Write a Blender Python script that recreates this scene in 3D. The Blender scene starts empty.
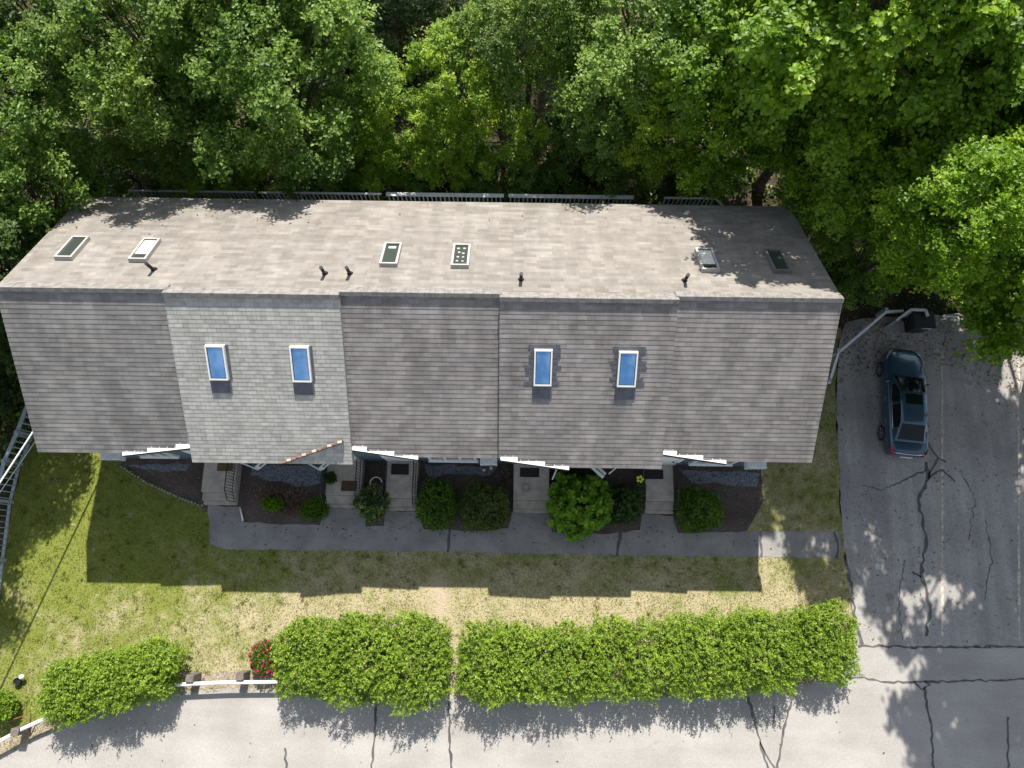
import bpy, math, random
import numpy as np
from mathutils import Vector, Matrix

random.seed(11)
rng = np.random.default_rng(7)
S = bpy.context.scene
COL = S.collection

# ------------------------------------------------------------------ camera
TILT, ROLL, FPX, CH = .2433, .0137, 718., 29.95
_c, _s, _cr, _sr = math.cos(TILT), math.sin(TILT), math.cos(ROLL), math.sin(ROLL)
_up = Vector((0, _c, _s)); FW = Vector((0, _s, -_c)); _rt = Vector((1, 0, 0))
RT = _rt * _cr + _up * _sr
UP = _up * _cr - _rt * _sr
CAMP = Vector((0, 0, CH))

def ray(px, py):
    return RT * ((px - 512) / FPX) + UP * ((384 - py) / FPX) + FW

def G(px, py, z=0.0):
    """where the drone's line of sight through a picture point meets height z"""
    r = ray(px, py)
    k = (z - CH) / r.z
    return Vector((r.x * k, r.y * k, z))

def on_plane(px, py, p0, n):
    r = ray(px, py)
    k = (p0 - CAMP).dot(n) / r.dot(n)
    return CAMP + r * k

cam = bpy.data.cameras.new('camera')
cam.sensor_width = 36.0
cam.lens = FPX / 1024 * 36.0
cam.clip_end = 2000
co = bpy.data.objects.new('camera', cam)
COL.objects.link(co)
m = Matrix((RT, UP, -FW)).transposed().to_4x4()
m.translation = CAMP
co.matrix_world = m
S.camera = co

# ------------------------------------------------------------------ light
SUNV = Vector((.078, .927, 1)).normalized()
EL = math.asin(SUNV.z)
AZ = math.atan2(SUNV.x, SUNV.y)
w = bpy.data.worlds.new('World'); S.world = w; w.use_nodes = True
nt = w.node_tree
sky = nt.nodes.new('ShaderNodeTexSky'); sky.sky_type = 'NISHITA'; sky.sun_disc = False
sky.sun_elevation = EL; sky.sun_rotation = AZ
sky.air_density = 1.0; sky.dust_density = .6; sky.ozone_density = 1.2
bg = nt.nodes['Background']; bg.inputs['Strength'].default_value = .112
hs = nt.nodes.new('ShaderNodeHueSaturation'); hs.inputs['Saturation'].default_value = .5     # hazy summer sky
nt.links.new(sky.outputs[0], hs.inputs['Color']); nt.links.new(hs.outputs[0], bg.inputs['Color'])
sd = bpy.data.lights.new('sun', 'SUN'); sd.energy = 4.7; sd.angle = math.radians(.53); sd.color = (1, .955, .88)
so = bpy.data.objects.new('sun', sd); COL.objects.link(so)
so.rotation_euler = SUNV.to_track_quat('Z', 'Y').to_euler()
so.location = (10, 40, 60)
S.view_settings.view_transform = 'Standard'; S.view_settings.look = 'None'
S.view_settings.exposure = .86; S.view_settings.gamma = 1
S.cycles.max_bounces = 6; S.cycles.transparent_max_bounces = 6
S.cycles.diffuse_bounces = 3; S.cycles.glossy_bounces = 2; S.cycles.transmission_bounces = 3

# ------------------------------------------------------------------ material helpers
class N:
    """tiny node-tree builder"""
    def __init__(s, name):
        s.m = bpy.data.materials.new(name); s.m.use_nodes = True
        s.t = s.m.node_tree; s.p = s.t.nodes['Principled BSDF']
    def n(s, typ, **kw):
        x = s.t.nodes.new(typ)
        for k, v in kw.items():
            if k.startswith('_'): setattr(x, k[1:], v)
            else: x.inputs[k.replace('0', ' ')].default_value = v
        return x
    def l(s, a, b): s.t.links.new(a, b)
    def pos(s):
        return s.n('ShaderNodeNewGeometry').outputs['Position']
    def obj(s):
        return s.n('ShaderNodeTexCoord').outputs['Object']
    def uv(s):
        return s.n('ShaderNodeTexCoord').outputs['UV']
    def noise(s, vec, scale, detail=4, rough=.6):
        x = s.n('ShaderNodeTexNoise'); x.inputs['Scale'].default_value = scale
        x.inputs['Detail'].default_value = detail; x.inputs['Roughness'].default_value = rough
        s.l(vec, x.inputs['Vector']); return x.outputs['Fac']
    def mapv(s, vec, scale=(1, 1, 1), loc=(0, 0, 0)):
        x = s.n('ShaderNodeMapping'); x.inputs['Scale'].default_value = scale; x.inputs['Location'].default_value = loc
        s.l(vec, x.inputs['Vector']); return x.outputs[0]
    def rng(s, v, a, b, c=0., d=1.):
        x = s.n('ShaderNodeMapRange'); x.interpolation_type = 'SMOOTHSTEP'
        for k, q in zip(('From Min', 'From Max', 'To Min', 'To Max'), (a, b, c, d)): x.inputs[k].default_value = q
        s.l(v, x.inputs['Value']); return x.outputs[0]
    def math(s, op, a, b=None):
        x = s.n('ShaderNodeMath', _operation=op)
        for i, q in enumerate((a, b)):
            if q is None: continue
            if isinstance(q, (int, float)): x.inputs[i].default_value = q
            else: s.l(q, x.inputs[i])
        return x.outputs[0]
    def mix(s, f, a, b, blend='MIX'):
        x = s.n('ShaderNodeMix', _data_type='RGBA', _blend_type=blend)
        for i, q in ((0, f), (6, a), (7, b)):
            if isinstance(q, (int, float)): x.inputs[i].default_value = q
            elif isinstance(q, (tuple, list)): x.inputs[i].default_value = (*q[:3], 1)
            else: s.l(q, x.inputs[i])
        return x.outputs[2]
    def base(s, c): s.l(c, s.p.inputs['Base Color'])
    def bump(s, h, strength=.4, dist=.02):
        x = s.n('ShaderNodeBump'); x.inputs['Strength'].default_value = strength; x.inputs['Distance'].default_value = dist
        s.l(h, x.inputs['Height']); s.l(x.outputs[0], s.p.inputs['Normal'])
    def rough(s, r, spec=.3):
        s.p.inputs['Roughness'].default_value = r; s.p.inputs['Specular IOR Level'].default_value = spec

def plain(name, col, rough=.6, var=.12, scale=6., metal=0., spec=.4, bump=.0):
    k = N(name); k.rough(rough, spec); k.p.inputs['Metallic'].default_value = metal
    f = k.noise(k.pos(), scale, 5)
    lo = tuple(c * (1 - var) for c in col); hi = tuple(min(1, c * (1 + var)) for c in col)
    k.base(k.mix(k.rng(f, .3, .7), lo, hi))
    if bump: k.bump(k.noise(k.pos(), scale * 8, 4), bump, .01)
    return k.m

def shingles(name, a, b, c, bw, rh, mort, mortcol, blotch=.25):
    k = N(name); k.rough(.92, .15)
    uv = k.uv()
    def brick(w, off, c1, c2, ms, mc):
        x = k.n('ShaderNodeTexBrick'); x.inputs['Scale'].default_value = 1.
        x.inputs['Brick Width'].default_value = w; x.inputs['Row Height'].default_value = rh
        x.inputs['Mortar Size'].default_value = ms; x.inputs['Mortar Smooth'].default_value = .2
        x.offset = off; x.offset_frequency = 2; x.squash = 1
        x.inputs['Color1'].default_value = (*c1, 1); x.inputs['Color2'].default_value = (*c2, 1)
        x.inputs['Mortar'].default_value = (*mc, 1); x.inputs['Bias'].default_value = 0
        k.l(uv, x.inputs['Vector']); return x.outputs['Color']
    b1 = brick(bw, .5, a, b, mort, mortcol)
    b2 = brick(bw * 3.1, .37, (0, 0, 0), (1, 1, 1), 0, (.5, .5, .5))
    b3 = brick(bw * .71, .23, (.84, .84, .84), (1.12, 1.12, 1.12), 0, (1, 1, 1))
    col = k.mix(k.math('MULTIPLY', b2, .55), b1, c)
    col = k.mix(1., col, b3, 'MULTIPLY')
    fine = k.noise(k.mapv(uv, (60, 60, 60)), 1.5, 2)
    col = k.mix(.35, col, k.mix(fine, (.55, .55, .55), (1.4, 1.4, 1.4)), 'MULTIPLY')
    st = k.noise(k.mapv(k.pos(), (1.1, .35, .35)), 1.2, 5, .65)
    col = k.mix(1., col, k.mix(k.rng(st, .3, .7), (1 - blotch,) * 3, (1 + blotch * .55,) * 3), 'MULTIPLY')
    sk_ = k.noise(k.mapv(uv, (2.6, .16, 1)), 1.6, 4, .6)
    col = k.mix(.22, col, k.mix(k.rng(sk_, .34, .66), (.86, .86, .87), (1.08, 1.07, 1.05)), 'MULTIPLY')
    wn = k.noise(k.mapv(uv, (1.0, 5.5, 1)), 1.6, 4, .7)
    col = k.mix(.5, col, k.mix(k.rng(wn, .3, .7), (.84, .84, .84), (1.13, 1.13, 1.13)), 'MULTIPLY')
    k.base(col)
    k.bump(fine, .5, .006)
    return k.m

def foliage(name, dark, mid, light, trans=.48, rough=.46):
    k = N(name); k.rough(rough, .4)
    at = k.n('ShaderNodeAttribute'); at.attribute_name = 'tint'
    f = at.outputs['Fac']
    c = k.mix(k.rng(f, 0, .5), dark, mid)
    c = k.mix(k.rng(f, .5, 1.), c, light)
    k.base(c)
    tr = k.n('ShaderNodeBsdfTranslucent')
    k.l(k.mix(1., c, (1.15, 1.4, .5), 'MULTIPLY'), tr.inputs['Color'])
    ms = k.n('ShaderNodeMixShader'); ms.inputs[0].default_value = trans
    k.l(k.p.outputs[0], ms.inputs[1]); k.l(tr.outputs[0], ms.inputs[2])
    k.l(ms.outputs[0], k.t.nodes['Material Output'].inputs['Surface'])
    return k.m

M = {}
M['front_roof_brown'] = shingles('grey_brown_shingles', (.226, .206, .194), (.272, .253, .240), (.250, .227, .212), .42, .163, .003, (.07, .065, .06))
M['front_roof_green'] = shingles('green_grey_shingles', (.40, .388, .352), (.43, .418, .382), (.392, .378, .342), .30, .145, .008, (.20, .20, .19), .08)
M['front_roof_dark'] = shingles('weathered_shingles', (.216, .205, .192), (.258, .248, .235), (.236, .223, .208), .5, .163, .003, (.065, .065, .06))
M['rear_roof'] = shingles('tan_shingles', (.222, .203, .18), (.262, .244, .222), (.24, .212, .186), .62, .185, .002, (.24, .22, .20), .16)
M['ridge'] = plain('ridge_cap_shingle', (.21, .196, .182), .9, .25, 5)
M['white_trim'] = plain('white_painted_trim', (.78, .77, .74), .5, .06)
M['white_metal'] = plain('white_coated_metal', (.8, .8, .8), .4, .08, 3)
M['rust_strip'] = plain('rust_strip', (.19, .115, .10), .8, .5, 9)
M['fascia'] = plain('grey_fascia', (.06, .055, .055), .8)
M['rake'] = plain('rake_board', (.26, .27, .27), .7, .15)
k = N('blue_grey_clapboard'); k.rough(.7)
wv = k.n('ShaderNodeTexWave', _bands_direction='Z'); wv.wave_profile = 'SAW'
wv.inputs['Scale'].default_value = 2.2; k.l(k.pos(), wv.inputs['Vector'])
k.base(k.mix(k.rng(k.noise(k.pos(), 2., 5), .3, .7), (.10, .145, .17), (.125, .175, .205))); k.bump(wv.outputs['Fac'], .8, .02)
M['siding'] = k.m
M['black'] = plain('black_plastic', (.012, .012, .013), .5)
M['iron'] = plain('black_iron', (.02, .02, .02), .5, .3)
M['glass_dark'] = N('window_glass').m
p = M['glass_dark'].node_tree.nodes['Principled BSDF']; p.inputs['Base Color'].default_value = (.045, .055, .05, 1); p.inputs['Roughness'].default_value = .12
p.inputs['Specular IOR Level'].default_value = .9
M['sky_glass'] = N('skylight_glass').m
p = M['sky_glass'].node_tree.nodes['Principled BSDF']; p.inputs['Base Color'].default_value = (.28, .52, .86, 1); p.inputs['Roughness'].default_value = .09
p.inputs['Specular IOR Level'].default_value = 1.0; p.inputs['Metallic'].default_value = .8
k = N('dusty_sky_reflection_glass'); P = k.obj(); f = k.noise(k.mapv(P, (1, .6, .6)), 1.5, 4, .6); f2 = k.noise(P, 9, 4, .7)
k.base(k.mix(k.rng(f, .35, .7), (.14, .34, .62), (.36, .60, .90))); k.p.inputs['Metallic'].default_value = .8  # sky reflection put into the colour as blues; dust noise mottles colour and roughness
k.l(k.rng(f2, .3, .7, .05, .22), k.p.inputs['Roughness']); k.bump(f, .08, .05); M['sky_glass'] = k.m
M['blind'] = plain('cream_blind', (.72, .70, .64), .8, .05)
M['sky_frame'] = plain('skylight_frame', (.42, .40, .37), .45, .1)
M['sky_frame_dark'] = plain('dark_skylight_frame', (.16, .155, .145), .5, .1)
M['flashing'] = plain('lead_flashing', (.095, .10, .115), .5, .25, 4)
M['concrete'] = plain('stoop_concrete', (.38, .335, .28), .85, .16, 3, bump=.2)
M['mat_brown'] = plain('brown_doormat', (.075, .045, .03), .95, .3, 20, bump=.5)
M['mat_black'] = plain('black_doormat', (.018, .017, .016), .95, .3, 20, bump=.5)
M['mat_olive'] = plain('olive_doormat', (.09, .075, .03), .95, .3, 20, bump=.5)
M['deck_wood'] = plain('grey_deck_wood', (.30, .29, .275), .8, .25, 4)
M['rail_white'] = plain('weathered_white_rail', (.55, .54, .52), .6, .12, 4)
M['rail_grey'] = plain('bluish_grey_rail', (.36, .41, .43), .6, .15, 4)
M['post_wood'] = plain('weathered_post', (.14, .122, .105), .9, .35, 12)
M['bark'] = plain('bark', (.085, .068, .05), .95, .35, 8, bump=.6)
M['rust'] = plain('rusty_steel', (.16, .07, .035), .8, .4, 15)
M['terracotta'] = plain('terracotta', (.24, .11, .065), .8, .2)
M['stone'] = plain('edging_stone', (.30, .28, .25), .9, .25)
M['yellow'] = plain('lime_plastic', (.55, .65, .05), .5)
M['bluepot'] = plain('blue_glazed_pot', (.10, .12, .2), .3)
M['white_soft'] = plain('white_plastic', (.75, .75, .72), .5)
M['cable'] = plain('pale_cable', (.62, .62, .60), .5)

# foliage kinds
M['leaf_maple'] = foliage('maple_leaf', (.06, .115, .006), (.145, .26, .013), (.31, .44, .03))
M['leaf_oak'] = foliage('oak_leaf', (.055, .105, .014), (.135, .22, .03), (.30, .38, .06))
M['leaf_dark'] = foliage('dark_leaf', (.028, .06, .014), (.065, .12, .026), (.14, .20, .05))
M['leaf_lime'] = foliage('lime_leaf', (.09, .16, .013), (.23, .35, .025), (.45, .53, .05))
M['leaf_grey'] = foliage('grey_green_leaf', (.05, .105, .018), (.14, .235, .034), (.30, .40, .08))
M['leaf_hedge'] = foliage('privet_leaf', (.07, .135, .012), (.18, .275, .022), (.31, .415, .045), .3)
M['leaf_box'] = foliage('boxwood_leaf', (.045, .10, .010), (.105, .20, .015), (.18, .29, .03))
M['leaf_boxdark'] = foliage('brownish_boxwood_leaf', (.055, .085, .02), (.115, .165, .032), (.19, .22, .06))
M['leaf_hyd'] = foliage('hydrangea_leaf', (.09, .18, .015), (.18, .33, .025), (.30, .45, .04))
M['leaf_varieg'] = foliage('variegated_leaf', (.045, .09, .03), (.09, .16, .045), (.36, .40, .14))
M['leaf_dry'] = foliage('dried_leaf', (.12, .065, .045), (.25, .155, .115), (.38, .26, .2))
M['petal_red'] = foliage('red_petal', (.14, .006, .025), (.28, .012, .045), (.42, .06, .11), .15)

# ------------------------------------------------------------------ mesh builder
class MB:
    def __init__(s): s.v = []; s.f = []; s.uv = []; s.mi = []; s.smooth = []
    def face(s, pts, uv=None, mi=0, sm=False):
        i = len(s.v); s.v += [tuple(p) for p in pts]; s.f.append(tuple(range(i, i + len(pts))))
        s.uv.append(uv); s.mi.append(mi); s.smooth.append(sm)
    def idx(s, verts, faces, mi=0, sm=False):
        i = len(s.v); s.v += [tuple(p) for p in verts]
        for f in faces: s.f.append(tuple(i + j for j in f)); s.uv.append(None); s.mi.append(mi); s.smooth.append(sm)
    def box(s, a, b, mi=0, mat=None):
        x0, y0, z0 = a; x1, y1, z1 = b
        vs = [Vector(q) for q in ((x0, y0, z0), (x1, y0, z0), (x1, y1, z0), (x0, y1, z0), (x0, y0, z1), (x1, y0, z1), (x1, y1, z1), (x0, y1, z1))]
        if mat: vs = [mat @ q for q in vs]
        s.idx(vs, [(0, 3, 2, 1), (4, 5, 6, 7), (0, 1, 5, 4), (1, 2, 6, 5), (2, 3, 7, 6), (3, 0, 4, 7)], mi); return s
    def bar(s, p, q, wx, wz, mi=0):
        """rectangular bar between two points"""
        p = Vector(p); q = Vector(q); d = (q - p); L = d.length; d.normalize()
        up = Vector((0, 0, 1)) if abs(d.z) < .95 else Vector((0, 1, 0))
        sd = d.cross(up).normalized(); u = sd.cross(d)
        mt = Matrix((sd, d, u)).transposed().to_4x4(); mt.translation = p
        return s.box((-wx / 2, 0, -wz / 2), (wx / 2, L, wz / 2), mi, mt)
    def tube(s, pts, r, n=8, mi=0, cap=True):
        pts = [Vector(p) for p in pts]; rs = r if isinstance(r, (list, tuple)) else [r] * len(pts)
        rings = []; base = len(s.v); prev = None
        for i, p in enumerate(pts):
            d = (pts[min(i + 1, len(pts) - 1)] - pts[max(i - 1, 0)]).normalized()
            if prev is None:
                a = d.cross(Vector((0, 0, 1)) if abs(d.z) < .9 else Vector((1, 0, 0))).normalized()
            else:
                a = (prev - d * prev.dot(d)).normalized()
            prev = a; b = d.cross(a)
            for j in range(n):
                t = 2 * math.pi * j / n
                s.v.append(tuple(p + (a * math.cos(t) + b * math.sin(t)) * rs[i]))
        def F(f, sm=True): s.f.append(f); s.uv.append(None); s.mi.append(mi); s.smooth.append(sm)
        for i in range(len(pts) - 1):
            for j in range(n):
                F((base + i * n + j, base + i * n + (j + 1) % n, base + (i + 1) * n + (j + 1) % n, base + (i + 1) * n + j))
        if cap:
            F(tuple(base + j for j in reversed(range(n))), False); F(tuple(base + (len(pts) - 1) * n + j for j in range(n)), False)
        return s
    def lathe(s, c, prof, n=16, mi=0):
        c = Vector(c); base = len(s.v)
        for r, z in prof:
            for j in range(n):
                t = 2 * math.pi * j / n; s.v.append((c.x + r * math.cos(t), c.y + r * math.sin(t), c.z + z))
        for i in range(len(prof) - 1):
            for j in range(n):
                s.f.append((base + i * n + j, base + i * n + (j + 1) % n, base + (i + 1) * n + (j + 1) % n, base + (i + 1) * n + j))
                s.uv.append(None); s.mi.append(mi); s.smooth.append(True)
        s.f.append(tuple(base + j for j in reversed(range(n)))); s.uv.append(None); s.mi.append(mi); s.smooth.append(False)
        s.f.append(tuple(base + (len(prof) - 1) * n + j for j in range(n))); s.uv.append(None); s.mi.append(mi); s.smooth.append(False)
        return s
    def build(s, name, mats, parent=None, bevel=0):
        me = bpy.data.meshes.new(name); me.from_pydata(s.v, [], s.f)
        for mm in (mats if isinstance(mats, (list, tuple)) else [mats]): me.materials.append(mm)
        me.polygons.foreach_set('material_index', s.mi); me.polygons.foreach_set('use_smooth', s.smooth)
        if any(u is not None for u in s.uv):
            ul = me.uv_layers.new(name='UVMap'); li = 0
            for f, u in zip(s.f, s.uv):
                for j in range(len(f)):
                    if u is not None: ul.data[li].uv = u[j]
                    li += 1
        o = bpy.data.objects.new(name, me); COL.objects.link(o)
        if parent is not None:
            o.parent = parent; o.matrix_parent_inverse = parent.matrix_basis.inverted()
        if bevel:
            b = o.modifiers.new('bevel', 'BEVEL'); b.width = bevel; b.segments = 2; b.limit_method = 'ANGLE'
        return o

def tag(o, label=None, cat=None, group=None, kind=None):
    for k_, v_ in (('label', label), ('category', cat), ('group', group), ('kind', kind)):
        if v_: o[k_] = v_
    return o

def empty(name, loc, label=None, cat=None, group=None, rz=0):
    o = bpy.data.objects.new(name, None); COL.objects.link(o); o.location = loc; o.rotation_euler = (0, 0, rz)
    o.empty_display_size = .3
    return tag(o, label, cat, group)

def copy_tree(root, loc, rz=0, sc=(1, 1, 1)):
    r = root.copy(); COL.objects.link(r); r.location = loc; r.rotation_euler = (0, 0, rz); r.scale = sc
    for ch in list(root.children):
        c = ch.copy(); COL.objects.link(c); c.parent = r
        for g in list(ch.children):
            d = g.copy(); COL.objects.link(d); d.parent = c
    return r

def ragged(pts, step=.35, amp=.06, closed=True):
    """a polygon outline broken into short uneven steps"""
    out = []; n = len(pts)
    for i in range(n if closed else n - 1):
        a = Vector(pts[i]); b = Vector(pts[(i + 1) % n]); L = (b - a).length; k_ = max(1, int(L / step))
        nn = Vector((-(b - a).y, (b - a).x, 0)).normalized() if L > 0 else Vector()
        for j in range(k_):
            q = a.lerp(b, j / k_)
            if j: q = q + nn * random.uniform(-amp, amp)
            out.append(q)
    return out

def sheet(name, pts, z, mat, kind='structure', step=.35, amp=.05, parent=None, top=None):
    q = ragged([Vector((p[0], p[1], 0)) for p in pts], step, amp)
    b = MB(); f = [(v.x, v.y, z) for v in q]
    a = sum(f[i][0] * f[(i + 1) % len(f)][1] - f[(i + 1) % len(f)][0] * f[i][1] for i in range(len(f)))
    if a < 0: f.reverse()
    b.face(f)
    if top is not None:            # a slab: give it sides down to height 'top'
        for i in range(len(f)):
            p0, p1 = f[i], f[(i + 1) % len(f)]
            b.face([(p0[0], p0[1], top), (p1[0], p1[1], top), p1, p0])
    o = b.build(name, mat, parent)
    if kind: o['kind'] = kind
    return o

# ------------------------------------------------------------------ ground materials
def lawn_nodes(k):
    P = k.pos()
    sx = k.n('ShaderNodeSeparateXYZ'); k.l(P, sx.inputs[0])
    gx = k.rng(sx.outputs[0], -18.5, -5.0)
    gy = k.rng(sx.outputs[1], .9, -3.2)  # drier towards the hedge, and shade put into the colour near the house
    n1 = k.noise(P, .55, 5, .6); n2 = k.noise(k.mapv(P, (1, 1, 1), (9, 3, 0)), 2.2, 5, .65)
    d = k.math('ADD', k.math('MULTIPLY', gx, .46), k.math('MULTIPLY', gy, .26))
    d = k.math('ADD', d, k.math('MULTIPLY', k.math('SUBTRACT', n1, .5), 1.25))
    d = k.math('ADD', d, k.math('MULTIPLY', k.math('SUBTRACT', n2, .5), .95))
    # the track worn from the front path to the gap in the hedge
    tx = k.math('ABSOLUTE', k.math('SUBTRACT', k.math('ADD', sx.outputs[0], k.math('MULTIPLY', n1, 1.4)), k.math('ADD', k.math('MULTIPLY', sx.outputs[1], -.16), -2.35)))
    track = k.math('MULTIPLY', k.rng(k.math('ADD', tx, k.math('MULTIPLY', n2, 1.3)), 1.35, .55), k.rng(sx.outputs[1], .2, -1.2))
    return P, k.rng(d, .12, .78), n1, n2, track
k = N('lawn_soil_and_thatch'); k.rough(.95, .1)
P, dry_shade, n1, n2, track = lawn_nodes(k)
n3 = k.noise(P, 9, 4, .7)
c = k.mix(dry_shade, (.175, .20, .04), (.40, .345, .21))
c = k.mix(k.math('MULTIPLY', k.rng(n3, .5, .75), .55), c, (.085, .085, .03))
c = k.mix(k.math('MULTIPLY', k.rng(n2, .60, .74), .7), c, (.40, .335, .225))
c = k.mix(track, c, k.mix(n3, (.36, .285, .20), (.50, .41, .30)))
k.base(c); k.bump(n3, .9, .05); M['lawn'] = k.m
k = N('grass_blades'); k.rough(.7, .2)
P, dry_shade, n1, n2, track = lawn_nodes(k)
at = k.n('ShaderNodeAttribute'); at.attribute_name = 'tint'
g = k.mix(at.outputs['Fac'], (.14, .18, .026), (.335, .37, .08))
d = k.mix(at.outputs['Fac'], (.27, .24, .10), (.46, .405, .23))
c = k.mix(dry_shade, g, d); k.base(c)
tr = k.n('ShaderNodeBsdfTranslucent'); k.l(c, tr.inputs['Color'])
ms = k.n('ShaderNodeMixShader'); ms.inputs[0].default_value = .5
k.l(k.p.outputs[0], ms.inputs[1]); k.l(tr.outputs[0], ms.inputs[2]); k.l(ms.outputs[0], k.t.nodes['Material Output'].inputs['Surface'])
M['blades'] = k.m

k = N('pale_asphalt'); k.rough(.92, .2); P = k.pos()
f = k.noise(P, .45, 5, .6); f2 = k.noise(P, 14, 3, .7); f3 = k.noise(P, 70, 2)
c = k.mix(k.rng(f, .3, .7), (.31, .292, .27), (.375, .354, .33))
wr = k.noise(k.mapv(P, (.12, 1.2, 1)), 1.0, 5, .6); oil = k.noise(k.mapv(P, (1, 1, 1), (5, 2, 0)), .8, 6, .7)
c = k.mix(.7, c, k.mix(k.rng(wr, .35, .65), (.92, .915, .91), (1.06, 1.06, 1.05)), 'MULTIPLY')
c = k.mix(k.math('MULTIPLY', k.rng(oil, .62, .70), .3), c, (.20, .19, .18))
c = k.mix(.5, c, k.mix(k.rng(f2, .25, .75), (.82, .82, .82), (1.14, 1.14, 1.14)), 'MULTIPLY')
c = k.mix(.6, c, k.mix(k.rng(f3, .25, .75), (.75, .75, .75), (1.22, 1.22, 1.22)), 'MULTIPLY')
k.base(c); k.bump(f3, .5, .006); M['road'] = k.m
k = N('worn_dark_asphalt'); k.rough(.93, .2); P = k.pos()
f = k.noise(P, .5, 6, .65); f2 = k.noise(P, 11, 4, .7); f3 = k.noise(P, 60, 2)
c = k.mix(k.rng(f, .3, .7), (.275, .263, .248), (.36, .345, .326))
wr = k.noise(k.mapv(P, (1.3, .12, 1)), 1.1, 5, .6); oil = k.noise(k.mapv(P, (1, 1, 1), (3, 8, 0)), .9, 6, .7)
c = k.mix(.8, c, k.mix(k.rng(wr, .35, .65), (.84, .84, .85), (1.12, 1.11, 1.09)), 'MULTIPLY')
c = k.mix(k.math('MULTIPLY', k.rng(oil, .60, .70), .55), c, (.12, .115, .11))
c = k.mix(.6, c, k.mix(k.rng(f2, .25, .75), (.72, .72, .72), (1.2, 1.2, 1.2)), 'MULTIPLY')
c = k.mix(.6, c, k.mix(k.rng(f3, .25, .75), (.7, .7, .7), (1.25, 1.25, 1.25)), 'MULTIPLY')
k.base(c); k.bump(f3, .5, .006); M['lot'] = k.m
k = N('path_asphalt'); k.rough(.93, .2); P = k.pos()
f = k.noise(P, .8, 6, .65); f3 = k.noise(P, 45, 3, .7); f4 = k.noise(k.mapv(P, (1, 1, 1), (4, 4, 0)), 1.7, 5)
c = k.mix(k.rng(f, .3, .7), (.205, .197, .185), (.30, .288, .272))
c = k.mix(k.math('MULTIPLY', k.rng(f4, .56, .72), .6), c, (.27, .265, .26))
c = k.mix(.6, c, k.mix(k.rng(f3, .25, .75), (.7, .7, .7), (1.25, 1.25, 1.25)), 'MULTIPLY')
k.base(c); k.bump(f3, .5, .006); M['path'] = k.m
k = N('bark_mulch'); k.rough(.98, .1); P = k.pos()
f = k.noise(P, 1.2, 5); f2 = k.noise(P, 26, 4, .75)
c = k.mix(k.rng(f2, .3, .7), (.04, .031, .025), (.20, .16, .135)); c = k.mix(.5, c, k.mix(k.rng(f, .3, .7), (.6, .6, .6), (1.4, 1.4, 1.4)), 'MULTIPLY')
k.base(c); k.bump(f2, 1., .05); M['mulch'] = k.m
k = N('blue_grey_gravel'); k.rough(.9, .2); P = k.pos()
vo = k.n('ShaderNodeTexVoronoi'); vo.inputs['Scale'].default_value = 22; k.l(P, vo.inputs['Vector'])
bw = k.n('ShaderNodeSeparateColor'); k.l(vo.outputs['Color'], bw.inputs[0])
k.base(k.mix(bw.outputs[0], (.09, .10, .115), (.27, .285, .31))); k.bump(vo.outputs['Distance'], 1., .03); M['gravel'] = k.m
k = N('forest_floor'); k.rough(.98, .1); P = k.pos()
f = k.noise(P, .5, 5); f2 = k.noise(P, 6, 5, .75)
c = k.mix(k.rng(f, .42, .6), (.085, .062, .042), (.03, .038, .017)); c = k.mix(.7, c, k.mix(k.rng(f2, .3, .7), (.4, .4, .4), (1.5, 1.5, 1.5)), 'MULTIPLY')
k.base(c); k.bump(f2, 1., .1); M['floor'] = k.m
k = N('bare_dirt'); k.rough(.97, .1); P = k.pos(); f = k.noise(P, 2.5, 5, .7)
k.base(k.mix(k.rng(f, .3, .7), (.25, .205, .15), (.40, .34, .26))); k.bump(k.noise(P, 22, 4), .8, .03); M['dirt'] = k.m
M['sealant'] = plain('crack_sealant', (.085, .083, .082), .8, .3, 3)
M['paint'] = plain('worn_line_paint', (.43, .38, .31), .8, .35, 7)

# ------------------------------------------------------------------ ground sheets
b = MB(); b.face([(-400, -400, -.03), (400, -400, -.03), (400, 400, -.03), (-400, 400, -.03)])
tag(b.build('ground', M['floor']), kind='structure')

road_edge = [G(*p) for p in ((-90, 800), (-30, 772), (0, 757), (30, 741), (62, 725), (110, 702), (165, 690.5), (230, 688), (290, 691), (360, 694), (450, 697), (560, 697), (680, 695), (790, 688), (838, 672), (857, 646))]
lot_left = [G(*p) for p in ((857, 646), (853, 615), (847, 575), (842, 520), (838, 460), (836, 400), (838, 350), (846, 322), (870, 318))]
fl = [G(29, 400, 1.1), G(17, 432, 1.1), G(4, 461, 1.1), G(-6, 500, 1.1), G(-14, 560, 1.1), G(-22, 620, 1.1)]
lawn = [(fl[4].x, fl[4].y), (fl[3].x, fl[3].y), (fl[2].x, fl[2].y), (fl[1].x, fl[1].y), (fl[0].x, fl[0].y), (-17.3, 9.5), (-16.4, 4.0), (10.2, 4.0), (10.2, 10.2), (14.4, 10.2)] + [(p.x, p.y) for p in reversed(lot_left[:-2])] + [(p.x, p.y - .12) for p in reversed(road_edge[:-1])] + [(-27, -8), (-27, fl[5].y), (fl[5].x, fl[5].y)]
LAWN = lawn
sheet('lawn', lawn, 0.0, M['lawn'], amp=.08)
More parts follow.
